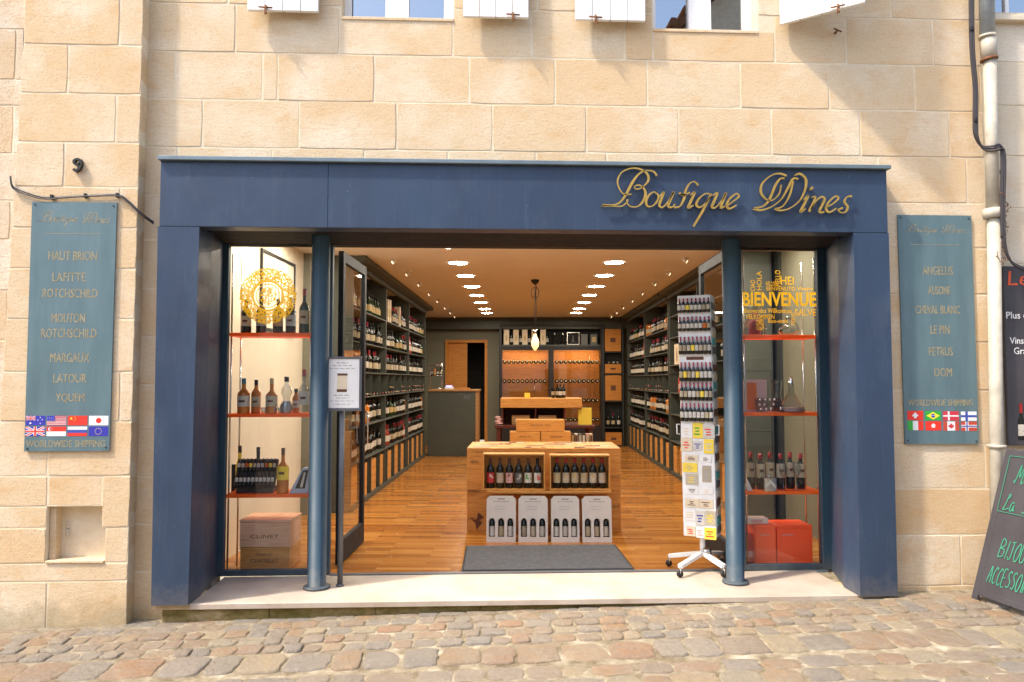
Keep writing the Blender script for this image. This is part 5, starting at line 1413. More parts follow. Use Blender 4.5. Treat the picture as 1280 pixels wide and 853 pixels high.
# ---- crate display in the entrance
VX = 7.88
bu0, bu1 = ati(583.5, 600, VX)[0], ati(776, 600, VX)[0]; bh = .855; bd = .82; bw_ = bu1-bu0
cd = inthing('crate_display', 'wide display block clad in branded wooden crate boards in the entrance', 'display stand', bu0, VX)
MB().box(.012,bw_-.012,.012,bd-.012,0,bh-.012).build('core', M['crate'], cd)
rp = random.Random(9)
def boards(axis, w, h, rows, cols, nm, off):
    for j in range(rows):
        x = 0; 
        ww = [rp.uniform(.7, 1.3) for _ in range(cols)]; s = sum(ww)
        for k in range(cols):
            a, b = x, x + ww[k]/s*w; x = b
            z0, z1 = h*j/rows, h*(j+1)/rows
            pr = rp.uniform(-.0015, .0015)
            if axis == 'f': m = MB().cbox(a+.001,b-.001,pr,.012,z0+.001,z1-.001,.002)
            elif axis == 't': m = MB().cbox(a+.001,b-.001,z0+.001,z1-.001,bh-.012,bh+pr,.002)
            elif axis == 'l': m = MB().cbox(pr,.012,a+.013,b-.001,z0+.001,z1-.001,.002)
            else: m = MB().cbox(bw_-.012,bw_+pr,a+.013,b-.001,z0+.001,z1-.001,.002)
            m.build('board', M['crate'], cd)
boards('f', bw_, bh-.0125, 4, 3, 'board', 0); boards('l', bd, bh-.0125, 4, 2, 'board', 0); boards('r', bd, bh-.0125, 4, 2, 'board', 0); boards('t', bw_, bd, 4, 7, 'board', 0)
# dark and light stencil patches on the top and front
for k in range(30):
    x = .03 + (k*.618 % 1)*(bw_-.28); y = (.04,.25,.45,.65)[k % 4]; w = rp.uniform(.10, .22)
    MB().box(x, x+w, y, y+rp.uniform(.06,.12), bh+.0019+.00006*k, bh+.0023+.00006*k).build('printed_mark', M[rp.choice(('text_dark','text_dark','label','label_d'))], cd)
for (txt, a, b, z0, z1) in (('MEDOC', .04, .12, .70, .73), ('MIS EN BOUTEILLE AU CHATEAU', .10, .42, .805, .822), ('GRAND CRU CLASSE', .92, 1.22, .80, .818), ('BORDEAUX', .02, .13, .40, .43), ('1982', .02, .09, .12, .15), ('FRANCE', 1.48, 1.58, .55, .58), ('PAUILLAC', 1.46, 1.58, .25, .28)):
    text_mb(txt, a, min(b, bw_-.01), z0, z1, -.0025, -.0017).build('lettering', M['text_dark'], cd)
MB().prism([(.10,.02),(.16,.10),(.13,.12),(.18,.15),(.12,.2),(.10,.13),(.06,.12),(.09,.09)], -.0025, -.0017).build('printed_mark', M['text_dark'], cd)
# open crates with six bottles each, fixed on the front
VO = 7.62
def disp_bottle(nm_lab, capsule, labmat, art=None, grp=None):
    t = thing('wine_bottle', nm_lab, 'bottle', (0,0,0), 0, grp)
    MB().lathe([(0,0),(.0345,0),(.0375,.005),(.0375,.185),(.034,.205),(.021,.225),(.0150,.245),(.0148,.27)], 18).build('glass', M['bottle'], t)
    MB().lathe([(.0149,.235),(.0152,.268),(.0165,.27),(.0165,.288),(.0155,.297),(0,.298)], 14).build('capsule', M[capsule], t)
    l = MB().lathe([(.0381,.055),(.0381,.155)], 14, a0=-math.pi*.92, a1=-math.pi*.08).build('label', M[labmat], t)
    if art:
        rr = random.Random(len(nm_lab))
        for q in range(4):
            z = rr.uniform(.065,.13); a = rr.uniform(-2.2,-1.0); MB().lathe([(.0385+.0002*q,z),(.0385+.0002*q,z+rr.uniform(.008,.03))], 4, a0=a, a1=a+rr.uniform(.15,.6)).build('label_print', M[art], l)
    return t
specs_l = [('bottle with red and white label, first from the left in the left entrance crate','text_dark','art_red','label_w'),('bottle with pinkish plain label, second in the left entrance crate','text_dark','label','pink'),
 ('bottle with pink and brown artwork label, third in the left entrance crate','text_dark','pink','text_dark'),('bottle with dark grey artwork label, fourth in the left entrance crate','text_dark','art_grey','label_w'),
 ('bottle with white green and red label, fifth in the left entrance crate','text_dark','label_w','f_green'),('bottle with bold red and white label, last in the left entrance crate','foil_black','label_w','f_red')]
def open_crate(px0, px1, py0, py1, label, tilt, plain_):
    a, z1_ = ati(px0, py0, VO); b, z0_ = ati(px1, py1, VO)
    c = inthing('open_wine_crate', label, 'wooden crate', a, VO, z0_)
    w = b-a; h = z1_-z0_; t = .014; dd = .16
    MB().cbox(0,w,0,dd,0,t,.002).build('bottom_board', M['crate'], c); MB().cbox(0,w,0,dd,h-t,h,.002).build('top_board', M['crate'], c)
    MB().cbox(0,t,0,dd,t,h-t,.002).build('side_board', M['crate'], c); MB().cbox(w-t,w,0,dd,t,h-t,.002).build('side_board', M['crate'], c); MB().box(t,w-t,dd-.008,dd,t,h-t).build('back_board', M['crate'], c)
    for k in range(6):
        x = a + .045 + .03 + (w-.15)*k/5
        if plain_ is None:
            lab, cp, lm, ar = specs_l[k]; o = disp_bottle('wine ' + lab, cp, lm, ar, 'bottles in the left entrance crate')
        else: o = disp_bottle('red capped wine bottle, %s in the right entrance crate' % ('first from the left','second','third','fourth','fifth','last')[k], 'foil_red', 'label', 'label_d', 'bottles in the right entrance crate')
        o.location = W(x, VO+.075, z0_+t+.001); o.rotation_euler = (0, 0, TH + rp.uniform(-.1,.1)); o.scale = (1.0, 1.0, min(1.0, (h-2*t)/.302))
open_crate(603.5, 681.5, 567.5, 613.5, 'open pine crate holding six artwork labelled bottles at the entrance', 0, None)
open_crate(687, 763, 569, 613.5, 'open pine crate holding six red capped bottles at the entrance', 0, 1)
lz = ati(690, 616.5, VO)[1]
MB().cbox(ati(609,600,VO)[0]-bu0, ati(764,600,VO)[0]-bu0, VO-VX-.02, 0, lz-.005, ati(690,613.6,VO)[1]-.001, .003).build('ledge', M['crate'], cd)
# white three-bottle cartons leaning on the ledge
VW = 7.40
for k, (p0_, p1_) in enumerate(((608,645.5),(647.5,685),(688,724),(726.5,764))):
    a, z1_ = ati(p0_+1, 620.5, VW+.1); b, _ = ati(p1_-1, 620.5, VW+.1)
    c = inthing('bottle_carton', ('leftmost', 'second from left', 'second from right', 'rightmost')[k] + ' white three bottle carton standing before the crate display', 'carton', (a+b)/2, VW, 0, 0, 'white three bottle cartons')
    w = (b-a)/2+.003; h = .425
    body = MB(); n0 = 0
    ang = R(7)
    hole = []
    for q in range(3):
        cx = (-w + (q+.5)*2*w/3)*.94; r_ = .030; hole.append((cx, r_, .05, .195))
    # front face with arched cut-outs: strips between
    xs_ = [-w] + sum([[cx-r_, cx+r_] for cx, r_, _, _ in hole], []) + [w]
    for q in range(0, 7, 2): body.box(xs_[q], xs_[q+1], 0, .003, .05, .195+.030)
    body.box(-w, w, 0, .003, 0, .05); body.box(-w, w, 0, .003, .225, h-.02)
    body.prism([(-w, h-.02), (w, h-.02), (w-.03, h+.012), (-w+.03, h+.012)], 0, .003)
    for cx, r_, z0, z1 in hole:
        arc = [(cx+r_*math.cos(t_*math.pi/8), z1+r_*math.sin(t_*math.pi/8)) for t_ in range(9)]
        body.prism([(cx+r_, z1+r_)]+arc[:5][::1], 0, .003); body.prism([(cx-r_, z1+r_)]+arc[4:][::-1], 0, .003)
    body.box(-w, -w+.003, .003, .09, 0, h-.02); body.box(w-.003, w, .003, .09, 0, h-.02); body.box(-w+.003, w-.003, .087, .09, 0, h-.02); body.box(-w+.003,w-.003,.003,.087,0,.003)
    body.xf(Matrix.Rotation(-ang, 4, 'X')); body.build('card_body', M['carton'], c)
    Rm_ = Matrix.Rotation(-ang, 4, 'X')
    MB().box(-w*.55, w*.55, -.0012, -.0002, h-.045, h-.038).xf(Rm_).build('printed_mark', M['text_grey'], c)
    MB().box(-.035, .035, -.0012, -.0002, h-.022, h-.015).xf(Rm_).build('handle_slot', M['text_dark'], c)
    for q in (h-.09, h-.115): MB().box(-w*.45, w*.3, -.0012, -.0002, q, q+.003).xf(Rm_).build('printed_mark', M['text_grey'], c)
    for q, (cx, r_, z0, z1) in enumerate(hole):
        o = disp_bottle('%s bottle inside the %s white carton' % (('left','middle','right')[q], ('leftmost','second','third','rightmost')[k]), 'foil_black', ('label_w','label','label_w','label')[k] if q != 1 else 'label', None, 'bottles in the white cartons')
        pc = Vector((cx, .050, .006)); pc = Rm_ @ pc; base = Vector(c.location) + RT @ pc
        o.location = base; o.rotation_euler = (-ang, 0, TH); o.scale = (.68, .8, .72) if False else (.76, .95, .92)
# door mat
mv0 = atz(575, 717, .0); 
u0a, v0a = None, None
def toin(p): q = RT.transposed() @ Vector((p.x-CAM.x, p.y-CAM.y, 0)); return q.x, q.y
c4 = [toin(atz(575.5,716.5,.01)), toin(atz(795,714,.01)), toin(atz(769,680.5,.01)), toin(atz(582.5,682,.01))]
c4[0] = (c4[0][0], max(c4[0][1], edge_v(c4[0][0])+.012)); c4[1] = (c4[1][0], max(c4[1][1], edge_v(c4[1][0])+.012))
mt = inthing('door_mat', 'large dark grey ribbed door mat just inside the threshold', 'mat', c4[0][0], c4[0][1])
o_ = Vector((c4[0][0], c4[0][1], 0)); q4 = [Vector((a, b, 0))-o_ for a, b in c4]; cen = sum(q4, Vector())/4
m = MB(); m.add([tuple(p) for p in q4]+[tuple(p+Vector((0,0,.006))) for p in q4], [(3,2,1,0),(4,5,6,7),(0,1,5,4),(1,2,6,5),(2,3,7,6),(3,0,4,7)]); m.build('rubber_edge', M['mat_edge'], mt)
q5 = [cen + (p-cen)*.975 for p in q4]; m = MB(); m.add([tuple(p+Vector((0,0,.005))) for p in q5]+[tuple(p+Vector((0,0,.011))) for p in q5], [(3,2,1,0),(4,5,6,7),(0,1,5,4),(1,2,6,5),(2,3,7,6),(3,0,4,7)]); m.build('ribbed_pile', M['mat'], mt)

# ================================================================== MAGNET RACK
b0 = atz(877, 712, 0)
rkk = thing('display_rack', 'tall white revolving rack of bottle magnets on a castor base in the doorway', 'display rack', (b0.x, b0.y, 0), R(6))
YR = b0.y
def rloc(px, py, y=0.0):
    p = at(px, py, YR-.11+y); return p.x-b0.x, p.z
xL, zT_ = rloc(848, 369); xR, _ = rloc(888, 369); xLb, zB_ = rloc(856, 672); xRb, _ = rloc(896.5, 673)
hw = ((xR-xL)+(xRb-xLb))/4; hH = zT_-zB_
lean = ((xLb+xRb)-(xL+xR))/2/hH
xc = (xLb+xRb)/2
tower = MB(); tower.cbox(-hw, hw, -.11, .11, 0, hH, .004)
SH = Matrix(((1,0,-lean,xc),(0,1,0,0),(0,0,1,zB_),(0,0,0,1)))
xc += .045
SH = Matrix(((1,0,-lean,xc),(0,1,0,0),(0,0,1,zB_),(0,0,0,1)))
TURN = -R(26)                                    # the tower is turned towards the left
RZ = Matrix.Rotation(-R(6), 4, 'Z')
SH = SH @ Matrix.Rotation(TURN, 4, 'Z')
tower.xf(RZ @ SH); tower.build('panel', M['white_metal'], rkk)
side = MB()
rr = random.Random(4)
for k in range(26): side.box(hw+.001, hw+.008, -.09+.0, .09, .03+k*hH/27, .03+(k+.75)*hH/27, k % 5)
side.xf(RZ @ SH); tag(side.build('side_magnets', [M['art_grey'], M['card_g'], M['card_c'], M['text_dark'], M['label_w']], rkk), kind='stuff')
m = MB(); m.tube([(xc,0,.12),(xc,0,zB_+.02)], .022, 14); m.build('pole', M['white_metal'], rkk)
MB().lathe([(0,.1),(.04,.1),(.04,.14),(.0,.14)], 12, (xc+.03,-.01,.03)).build('clamp', M['chrome'], rkk)
for sg, yk in ((-1,.0),(1,.0)):
    hx_ = (hw+.012)*sg
    m = MB(); zq = hH*.46; m.tube([(hx_,-.09,zq-.08),(hx_+sg*.025,-.09,zq-.08),(hx_+sg*.025,-.09,zq+.0),(hx_,-.09,zq+.0)], .005, 6); m.xf(RZ @ SH); m.build('side_handle', M['white_metal'], rkk)
feet = [(836,708,0),(850,722,0),(905,722,0)]
fpts = [atz(x, y, 0)-Vector((b0.x,b0.y,0)) for x, y, _ in feet] + [Vector((.24,.20,0))]
ir = Matrix.Rotation(-R(6), 3, 'Z')
for p in fpts:
    p = ir @ p
    c = Vector((xc, 0, .135)); e_ = Vector((p.x, p.y, .085)); d = (e_-c); L = d.length
    m = MB(); m.cbox(0, L, -.02, .02, -.016, .016, .003)
    q = d.to_track_quat('X', 'Z').to_matrix().to_4x4(); m.xf(Matrix.Translation(c) @ q); lg = m.build('leg', M['white_metal'], rkk)
    m = MB(); m.lathe([(0,-.012),(.024,-.012),(.027,-.008),(.027,.008),(.024,.012),(0,.012)], 14); m.xf(Matrix.Translation((p.x, p.y, .027)) @ Matrix.Rotation(R(90), 4, 'X')); cw = m.build('castor', M['black_metal'], lg)
    m = MB(); m.tube([(p.x,p.y+.016,.03),(p.x,p.y+.016,.062),(p.x,p.y-.016,.062),(p.x,p.y-.016,.03)], .004, 5); m.tube([(p.x,p.y,.06),(p.x,p.y,.09)], .008, 8); m.build('castor_fork', M['chrome'], lg)
ROT = Matrix.Translation(rkk.location) @ rkk.rotation_euler.to_matrix().to_4x4() @ RZ @ SH
def on_rack(x, z, y=-.114): return ROT @ Vector((x, y, z))
def mag_mesh(lab, cap='foil_wine'):
    m = MB(); h = .145; r = .0155
    m.lathe([(0,0),(r,0),(r,h*.2),(r,h*.201),(r,h*.52),(r,h*.521),(r,h*.60),(r*.5,h*.74),(r*.42,h*.76),(r*.42,h*.761),(r*.45,h),(0,h)], 8, mfun=lambda z, k: 2 if z > h*.755 else 1 if h*.2 < z < h*.52 else 0)
    return m.mesh('bottle_magnet', [M['bottle'], M[lab], M[cap]])
MG = [('white labelled', mag_mesh('label_w')), ('cream labelled', mag_mesh('label')), ('yellow labelled', mag_mesh('card_y')), ('orange labelled', mag_mesh('orange'))]
rowy = [(373,391),(396,414),(421,443),(453,477),(478,501),(504,527)]
for r_i, (ya, yb) in enumerate(rowy):
    zb_ = (rloc(870, yb)[1]-zB_); zt_ = rloc(870, ya)[1]-zB_
    for k in range(8):
        x = -hw + .016 + (2*hw-.032)*k/7
        mi_ = 0 if rr.random() < .6 else 1
        if (r_i, k) in ((0,2),(2,3),(3,1),(4,5)): mi_ = 2
        if (r_i, k) in ((1,6),(3,4)): mi_ = 3 if r_i == 1 else 2
        p = on_rack(x, zb_-.0, -.128); o = link('bottle_magnet', MG[mi_][1]); o.location = p; o.scale = (1, .8, (zt_-zb_)/.145); o.rotation_euler = (0, 0, TURN)
        tag(o, '%s miniature bottle magnet, %s from the left in the %s row of the rack' % (MG[mi_][0], ORD[k], ('top','second','third','fourth','fifth','sixth')[r_i]), 'magnet', 'bottle magnets, %s row' % ('top','second','third','fourth','fifth','sixth')[r_i])
MB().box(-hw*.55, hw*.5, -.113, -.111, rloc(870,450)[1]-zB_, rloc(870,446)[1]-zB_).xf(RZ @ SH).build('printed_strip', M['text_dark'], rkk)
cards = [  # px0,px1,py0,py1 in photo, material, print colour, words
 (853,866,532,547,'paper','card_c','plain white'),(867.5,879,530,547,'card_y','f_green','yellow'),(880,893,532,547,'label_w','f_red','red patterned'),
 (853,866,549,564,'card_c','f_red','cream red marked'),(868,878,552,563,'label_w','f_blue','blue marked'),(881,892,550,566,'card_y','label_w','yellow and white'),
 (858,873,570,577,'card_c','text_dark','cream oblong'),(877,889,570,577,'paper','text_dark','white oblong'),(855.5,872,580,590.5,'card_y','label','bright yellow rounded'),(879,889,583,601,'label','text_grey','grey picture'),
 (859,873,594,606,'label','card_y','small cream yellow'),(861,873,610,618,'paper','text_dark','narrow white'),(878,891,610,617,'paper','card_c','white script'),(859,874,625,634.5,'card_c','text_dark','tan left'),(876,891,625,634.5,'card_c','text_dark','tan right'),
 (858,870,638,651,'paper','card_c','pale left'),(871,881,640,656,'label_w','f_blue','blue printed'),(883,894,639,655,'label','card_y','cream right'),(860,870,660,671,'card_c','f_red','lower cream'),(872,881,660,672,'paper','pink','tiny pink drawing'),(882,895,660,673,'card_y','f_red','red and green patterned')]
for (a, b, c_, d_, mt_, pm, words) in cards:
    xa, za = rloc(a, c_); xb, zb_ = rloc(b, d_); zc_ = (za+zb_)/2-zB_
    offx = lambda xx, zz_: xx - (xc-.045) + lean*zz_
    w = (xb-xa)*1.12; h = (za-zb_)*1.12; xm = offx((xa+xb)/2, zc_)
    p = on_rack(xm, zc_-h/2, -.1125)
    c = thing('label_magnet', '%s label magnet on the lower half of the white rack' % words, 'magnet', p, TURN, 'flat label magnets on the rack')
    MB().cbox(-w/2,w/2,-.004,0,0,h,.0015).build('card', M[mt_], c)
    pr = MB(); n_ = 3
    for q in range(n_): zz_ = h*(.22+.2*q); ww = w*rr.uniform(.15,.38); pr.box(-ww,ww*rr.uniform(.4,1),-.0052,-.0042,zz_,zz_+h*.09)
    tag(pr.build('card_print', M[pm], c), kind='stuff')

# ================================================================== WINDOW DISPLAYS
def gat(px, py, dy=.2): return at(px, py, YG+dy)
def display_stand(p0_, p1_, ys_, label):
    x0, x1 = gat(p0_, 500, .08).x, gat(p1_, 500, .08).x
    t = thing('display_stand', label, 'display stand', (x0, YG+.06, 0))
    for py in ys_:
        z = at(p0_, py, YG+.06).z; MB().cbox(0, x1-x0, 0, .30, z-.028, z, .004).build('shelf', M['orange'], t)
    for x in (.02, x1-x0-.02):
        for y in (.025, .275): MB().tube([(x,y,0),(x,y,2.6)], .008, 8).build('rod', M['chrome'], t)
    return t, x0, x1
dsl, lx0, lx1 = display_stand(284.5, 390.5, (416, 517.5, 618.5), 'orange acrylic shelves on chrome rods in the left shop window')
dsr, rx0_, rx1_ = display_stand(928.5, 1024, (418.5, 516, 614.5), 'orange acrylic shelves on chrome rods in the right shop window')
zLs = [at(285, y, YG+.06).z for y in (416, 517.5, 618.5)]; zRs = [at(1020, y, YG+.06).z for y in (418.5, 516, 614.5)]
def bottle_thing(px, py_top, z, label, glass, lab, cap, r=.038, sh=.62, dy=.15, h=None, neck=.0145, nl=(.2,.5), capf=.84, extra=None):
    x = gat(px, 500, dy).x; zt_ = gat(px, py_top, dy).z; h = h or zt_-z
    t = thing('bottle', label, 'bottle', (x, YG+dy, z+.001))
    MB().lathe([(0,0),(r*.93,0),(r,.006),(r,h*sh),(r*.86,h*(sh+.05)),(neck*1.25,h*(sh+.13)),(neck,h*(sh+.17)),(neck,h*capf+.004)], 18).build('glass', M[glass], t)
    MB().lathe([(neck*1.06,h*capf),(neck*1.1,h*.99),(0,h)], 14).build('capsule', M[cap], t)
    if lab: 
        l = MB().lathe([(r*1.015,h*nl[0]),(r*1.015,h*nl[1])], 14, a0=-math.pi*.95, a1=-math.pi*.05).build('label', M[lab], t)
        MB().lathe([(r*1.03,h*(nl[0]*.6+nl[1]*.4)),(r*1.03,h*(nl[0]*.4+nl[1]*.6))], 6, a0=-math.pi*.65, a1=-math.pi*.35).build('label_print', M[extra or 'text_dark'], l)
    return t
b = bottle_thing
# left window, top shelf
b(379, 361, zLs[0], 'tall dark green wine bottle at the right of the top left window shelf', 'bottle_green', 'label', 'foil_wine', .042, .55, .10)
for k, (px, c_) in enumerate(((306,'label_w'),(325,'pale_blue'),(346,'label'),(362,'pale_blue'))):
    b(px, 374-2*(k%2), zLs[0], '%s wine bottle behind the round yellow emblem in the left window' % ('first','second','third','fourth')[k], 'bottle', c_, 'foil_black', .042, .6, .17)
# middle shelf
b(304.5, 473, zLs[1], 'amber rum bottle with teal stopper on the middle left window shelf', 'amber', 'label_w', 'foil_blue', .050, .55, .10, None, .017)
b(320, 475, zLs[1], 'golden spirit bottle with dark cap on the middle left window shelf', 'card_y' if False else 'amber', 'label', 'foil_black', .038, .60, .13)
b(339.5, 473, zLs[1], 'round shouldered amber bottle with cork on the middle left window shelf', 'amber', 'label', 'label_d', .047, .5, .10, None, .015)
cv = thing('bottle', 'silvery hourglass shaped glass bottle on the middle left window shelf', 'bottle', (gat(358,500,.1).x, YG+.1, zLs[1]+.001))
MB().lathe([(0,0),(.045,0),(.055,.03),(.05,.07),(.028,.11),(.03,.13),(.046,.17),(.04,.205),(.018,.235),(.016,.27)], 18).build('glass', M['clear'], cv)
MB().lathe([(0,.004),(.04,.004),(.05,.03),(.045,.068),(.024,.10)], 18).build('liquid', M['text_grey'], cv); MB().lathe([(.019,.26),(.02,.30),(0,.302)], 12).build('capsule', M['foil_black'], cv)
b(370, 486, zLs[1], 'small brown bottle behind the hourglass bottle in the left window', 'amber', 'label_w', 'foil_black', .03, .6, .2)
b(380, 462, zLs[1], 'tall clear glass bottle at the right of the middle left window shelf', 'clear', 'label_w', 'foil_wine', .045, .55, .12)
for k, px in enumerate((327, 334, 341, 348)):
    g = thing('tumbler', ('first','second','third','fourth')[k] + ' small glass tumbler from the left among the spirit bottles', 'glass', (gat(px,510,.03).x, YG+.085, zLs[1]+.001), 0, 'small tumblers in the left window')
    MB().lathe([(0,.003),(.016,.003),(.022,.05),(.0205,.05),(.0145,.006),(0,.006)], 12).build('cup', M['clear'], g)
# bottom shelf: tilted sample case, bottles, boxed tablet
sc = thing('sample_case', 'open tilted case with two rows of miniature bottles in the left window', 'case', (gat(317,600,.09).x, YG+.10, zLs[2]+.001))
Tm = Matrix.Translation((0,0,.05)) @ Matrix.Rotation(-R(28), 4, 'X')
MB().cbox(-.165,.165,0,.03,0,.25,.004).xf(Tm).build('case', M['black_metal'], sc); MB().cbox(-.15,.15,.02,.14,0,.05,.004).build('foot', M['black_metal'], sc)
def mini(lab): 
    m = MB(); m.lathe([(0,0),(.014,0),(.014,.03),(.014,.0301),(.014,.065),(.014,.0651),(.006,.085),(.006,.11),(0,.11)], 8, mfun=lambda z, k: 1 if .03 < z < .065 else 0); return m.mesh('miniature_bottle', [M['bottle'], M[lab]])
mm_ = {k: mini(k) for k in ('label_w','card_y','label','orange')}
for r_ in range(2):
    for k in range(10):
        lk = ('label','card_y','label_w','orange','label')[(k*3+r_*2) % 5] if r_ == 1 else 'label_w'
        o = link('miniature_bottle', mm_[lk]); P_ = Tm @ Vector((-.145+.032*k, -.016, .01+.125*r_)); o.location = Vector(sc.location)+P_; o.rotation_euler = (-R(28), 0, 0)
        tag(o, '%s miniature bottle in the %s row of the tilted sample case' % (ORD[k], ('lower', 'upper')[r_]), 'bottle', '%s row of miniature bottles' % ('lower','upper')[r_])
b(301, 557, zLs[2], 'yellow liqueur bottle behind the sample case in the left window', 'card_y', None, 'foil_black', .032, .55, .27)
b(324, 559, zLs[2], 'dark necked bottle behind the middle of the sample case', 'bottle', None, 'foil_black', .036, .55, .26)
ob = b(355, 560, zLs[2], 'golden bottle with round label beside the tilted sample case', 'amber', 'card_y', 'text_dark', .048, .55, .12, None, .014, (.3,.6))
tbx = thing('gift_box', 'pale blue slanted gift box with a black bottle picture in the left window', 'box', (gat(374,600,.08).x, YG+.09, zLs[2]+.001), 0)
m = MB(); m.prism([(-.085,0),(.075,0),(.10,.21),(.02,.20)], 0, .12).build('box', M['pale_blue'], tbx); MB().prism([(-.035,.04),(.045,.04),(.07,.19),(.025,.185)], -.0015, -.0003).build('picture', M['black_metal'], tbx); MB().prism([(.005,.05),(.025,.05),(.05,.17),(.035,.17)], -.003, -.0017).build('printed_bottle', M['label_w'], tbx)
# crates on the floor
def wcrate(p0_, p1_, py0, py1, label, txt, mat, dy, zbase, sub=None):
    a, c_ = at(p0_, py0, YG+dy), at(p1_, py1, YG+dy); z1_ = a.z
    t = thing('wooden_wine_case', label, 'wooden case', ((a.x+c_.x)/2, YG+dy, zbase), -R(2))
    w = (c_.x-a.x)/2; h = z1_-zbase-.002
    MB().cbox(-w, w, 0, .34, 0, h-.022, .003).build('box', M[mat], t); MB().cbox(-w-.004, w+.004, -.004, .345, h-.020, h, .003).build('lid', M[mat], t)
    text_mb(txt, -w*.58, w*.56, h*.32, h*.32+.030, -.0015, .001).build('lettering', M['text_dark'], t)
    if sub: text_mb(sub, -w*.4, w*.3, h*.62, h*.62+.028, -.0015, .001, .4).build('lettering', M['text_dark'], t)
    return h
zmid = at(300, 684.5, YG+.16).z
h1 = wcrate(300, 362, 684.5, 710, 'lower wooden wine case on the floor of the left shop window', 'CHATELET', 'crate', .16, .002, 'Chateau du')
wcrate(299.5, 362.5, 650, 684, 'upper pinkish wooden wine case stacked in the left shop window', 'CLINET', 'pinkcrate', .155, h1+.006)
# framed picture on the cream side wall
pf_ = inthing('framed_picture', 'black framed picture high on the cream wall inside the left window', 'picture', -2.598, 7.35, 2.05)
MB().box(0,.02,0,.03,0,.80).box(0,.02,1.05,1.08,0,.80).box(0,.02,.03,1.05,0,.03).box(0,.02,.03,1.05,.77,.80).build('frame', M['black_metal'], pf_); MB().box(.001,.008,.03,1.05,.03,.77).build('picture', M['cream_wall'], pf_)
m = MB()
for k in range(6): m.box(.009,.0095,.12+.1*k,.14+.1*k,.2+.05*(k%3),.55)
tag(m.build('drawn_lines', M['grey_wall'], pf_), kind='stuff')
mon = thing('dark_panel', 'dark square screen standing low behind the left window bottles', 'screen', (gat(287,600,.36).x, YG+.40, gat(287,620,.36).z)); MB().cbox(0,.09,0,.02,0,.26).build('panel', M['black_metal'], mon); MB().box(.005,.085,-.001,0,.005,.255).build('screen', M['dark_frame'], mon)
# right window
dc = thing('decanter', 'swan curved glass decanter on the top right window shelf', 'decanter', (gat(985,400,.12).x, YG+.13, zRs[0]+.001))
m = MB(); m.lathe([(0,.002),(.06,.004),(.085,.03),(.07,.06),(.025,.085)], 18).tube([(0,0,.08),(-.03,0,.12),(0,0,.15),(.05,0,.13),(.085,0,.07),(.095,0,.02)], [.02,.014,.013,.013,.012,.016], 10); m.build('glass', M['clear'], dc)
wrp = thing('wrapped_gift', 'clear plastic wrapped gift with red ribbon on the top right window shelf', 'gift', (gat(943,400,.15).x, YG+.15, zRs[0]+.001))
m = MB(); rg = random.Random(8)
ring = lambda r, z, n=11: [(r*rg.uniform(.75,1.1)*math.cos(2*math.pi*k/n), r*rg.uniform(.75,1.1)*math.sin(2*math.pi*k/n), z+rg.uniform(-.01,.01)) for k in range(n)]
vv_ = ring(.10,.0)+ring(.11,.07)+ring(.07,.14)+ring(.02,.18)+ring(.07,.26); m.add(vv_, [(k*11+i,k*11+(i+1)%11,(k+1)*11+(i+1)%11,(k+1)*11+i) for k in range(4) for i in range(11)]); m.build('wrapping', M['clear'], wrp)
MB().tube([(.025,0,.18),(0,.025,.18),(-.025,0,.18),(0,-.025,.18),(.025,0,.18)], .006, 6).build('ribbon', M['f_red'], wrp); MB().lathe([(0,.005),(.05,.005),(.05,.1),(.03,.13),(0,.13)], 12).build('gift', M['art_red'], wrp)
ob_ = thing('gift_box', 'orange pink transparent gift box on the middle right window shelf', 'box', (gat(946,500,.16).x, YG+.16, zRs[1]+.001)); MB().cbox(-.10,.09,0,.09,0,.275,.004).build('box', M['pink'], ob_); MB().box(-.085,.0,-.0015,-.0003,.02,.25).build('box_print', M['orange'], ob_)
d2 = thing('decanter', 'wide based triangular glass decanter with silver stopper in the right window', 'decanter', (gat(989,500,.13).x, YG+.13, zRs[1]+.001))
MB().lathe([(0,.002),(.10,.003),(.115,.014),(.06,.10),(.025,.17),(.02,.24),(.024,.25)], 20).build('glass', M['clear'], d2); MB().lathe([(.02,.23),(.022,.27),(.016,.275),(.02,.29),(0,.30)], 12).build('stopper', M['chrome'], d2); MB().lathe([(0,.004),(.095,.005),(.1,.014),(.085,.04),(0,.04)], 18).build('liquid', M['pink'], d2)
jr = thing('decanter', 'straight open glass carafe behind the triangular decanter', 'carafe', (gat(972,500,.2).x, YG+.22, zRs[1]+.001)); MB().lathe([(0,.003),(.05,.003),(.055,.05),(.035,.15),(.05,.27)], 16).build('glass', M['clear'], jr)
ty = thing('ball_tray', 'sloping clear tray of steel cooling balls on the middle right window shelf', 'tray', (gat(965,510,.06).x, YG+.07, zRs[1]+.001))
MB().cbox(-.12,.12,0,.012,0,.15,.003).xf(Matrix.Rotation(-R(35),4,'X')).build('tray', M['clear'], ty)
for k, (x, z) in enumerate(((-.075,.12),(-.03,.12),(.01,.12),(.05,.12),(-.09,.07),(-.05,.07),(.03,.07),(-.09,.025),(-.045,.025),(-.005,.025),(.08,.025))):
    m = MB(); m.lathe([(0,-.013),(.009,-.009),(.013,0),(.009,.009),(0,.013)], 10, (x, -.016, z)); m.xf(Matrix.Rotation(-R(35),4,'X')); m.build('steel_ball', M['chrome'], ty)
for k, px in enumerate((937, 949, 961, 974, 986, 999)):
    b(px, 565+2*(k%2), zRs[2], '%s red capped wine bottle with pale tag on the bottom right window shelf' % ('leftmost','second','third','fourth','fifth','rightmost')[k], 'bottle', 'label', 'foil_red', .038, .62, .22-.02*(k%2), None, .0145, (.33,.72))['group'] = 'tagged bottles in the right window'
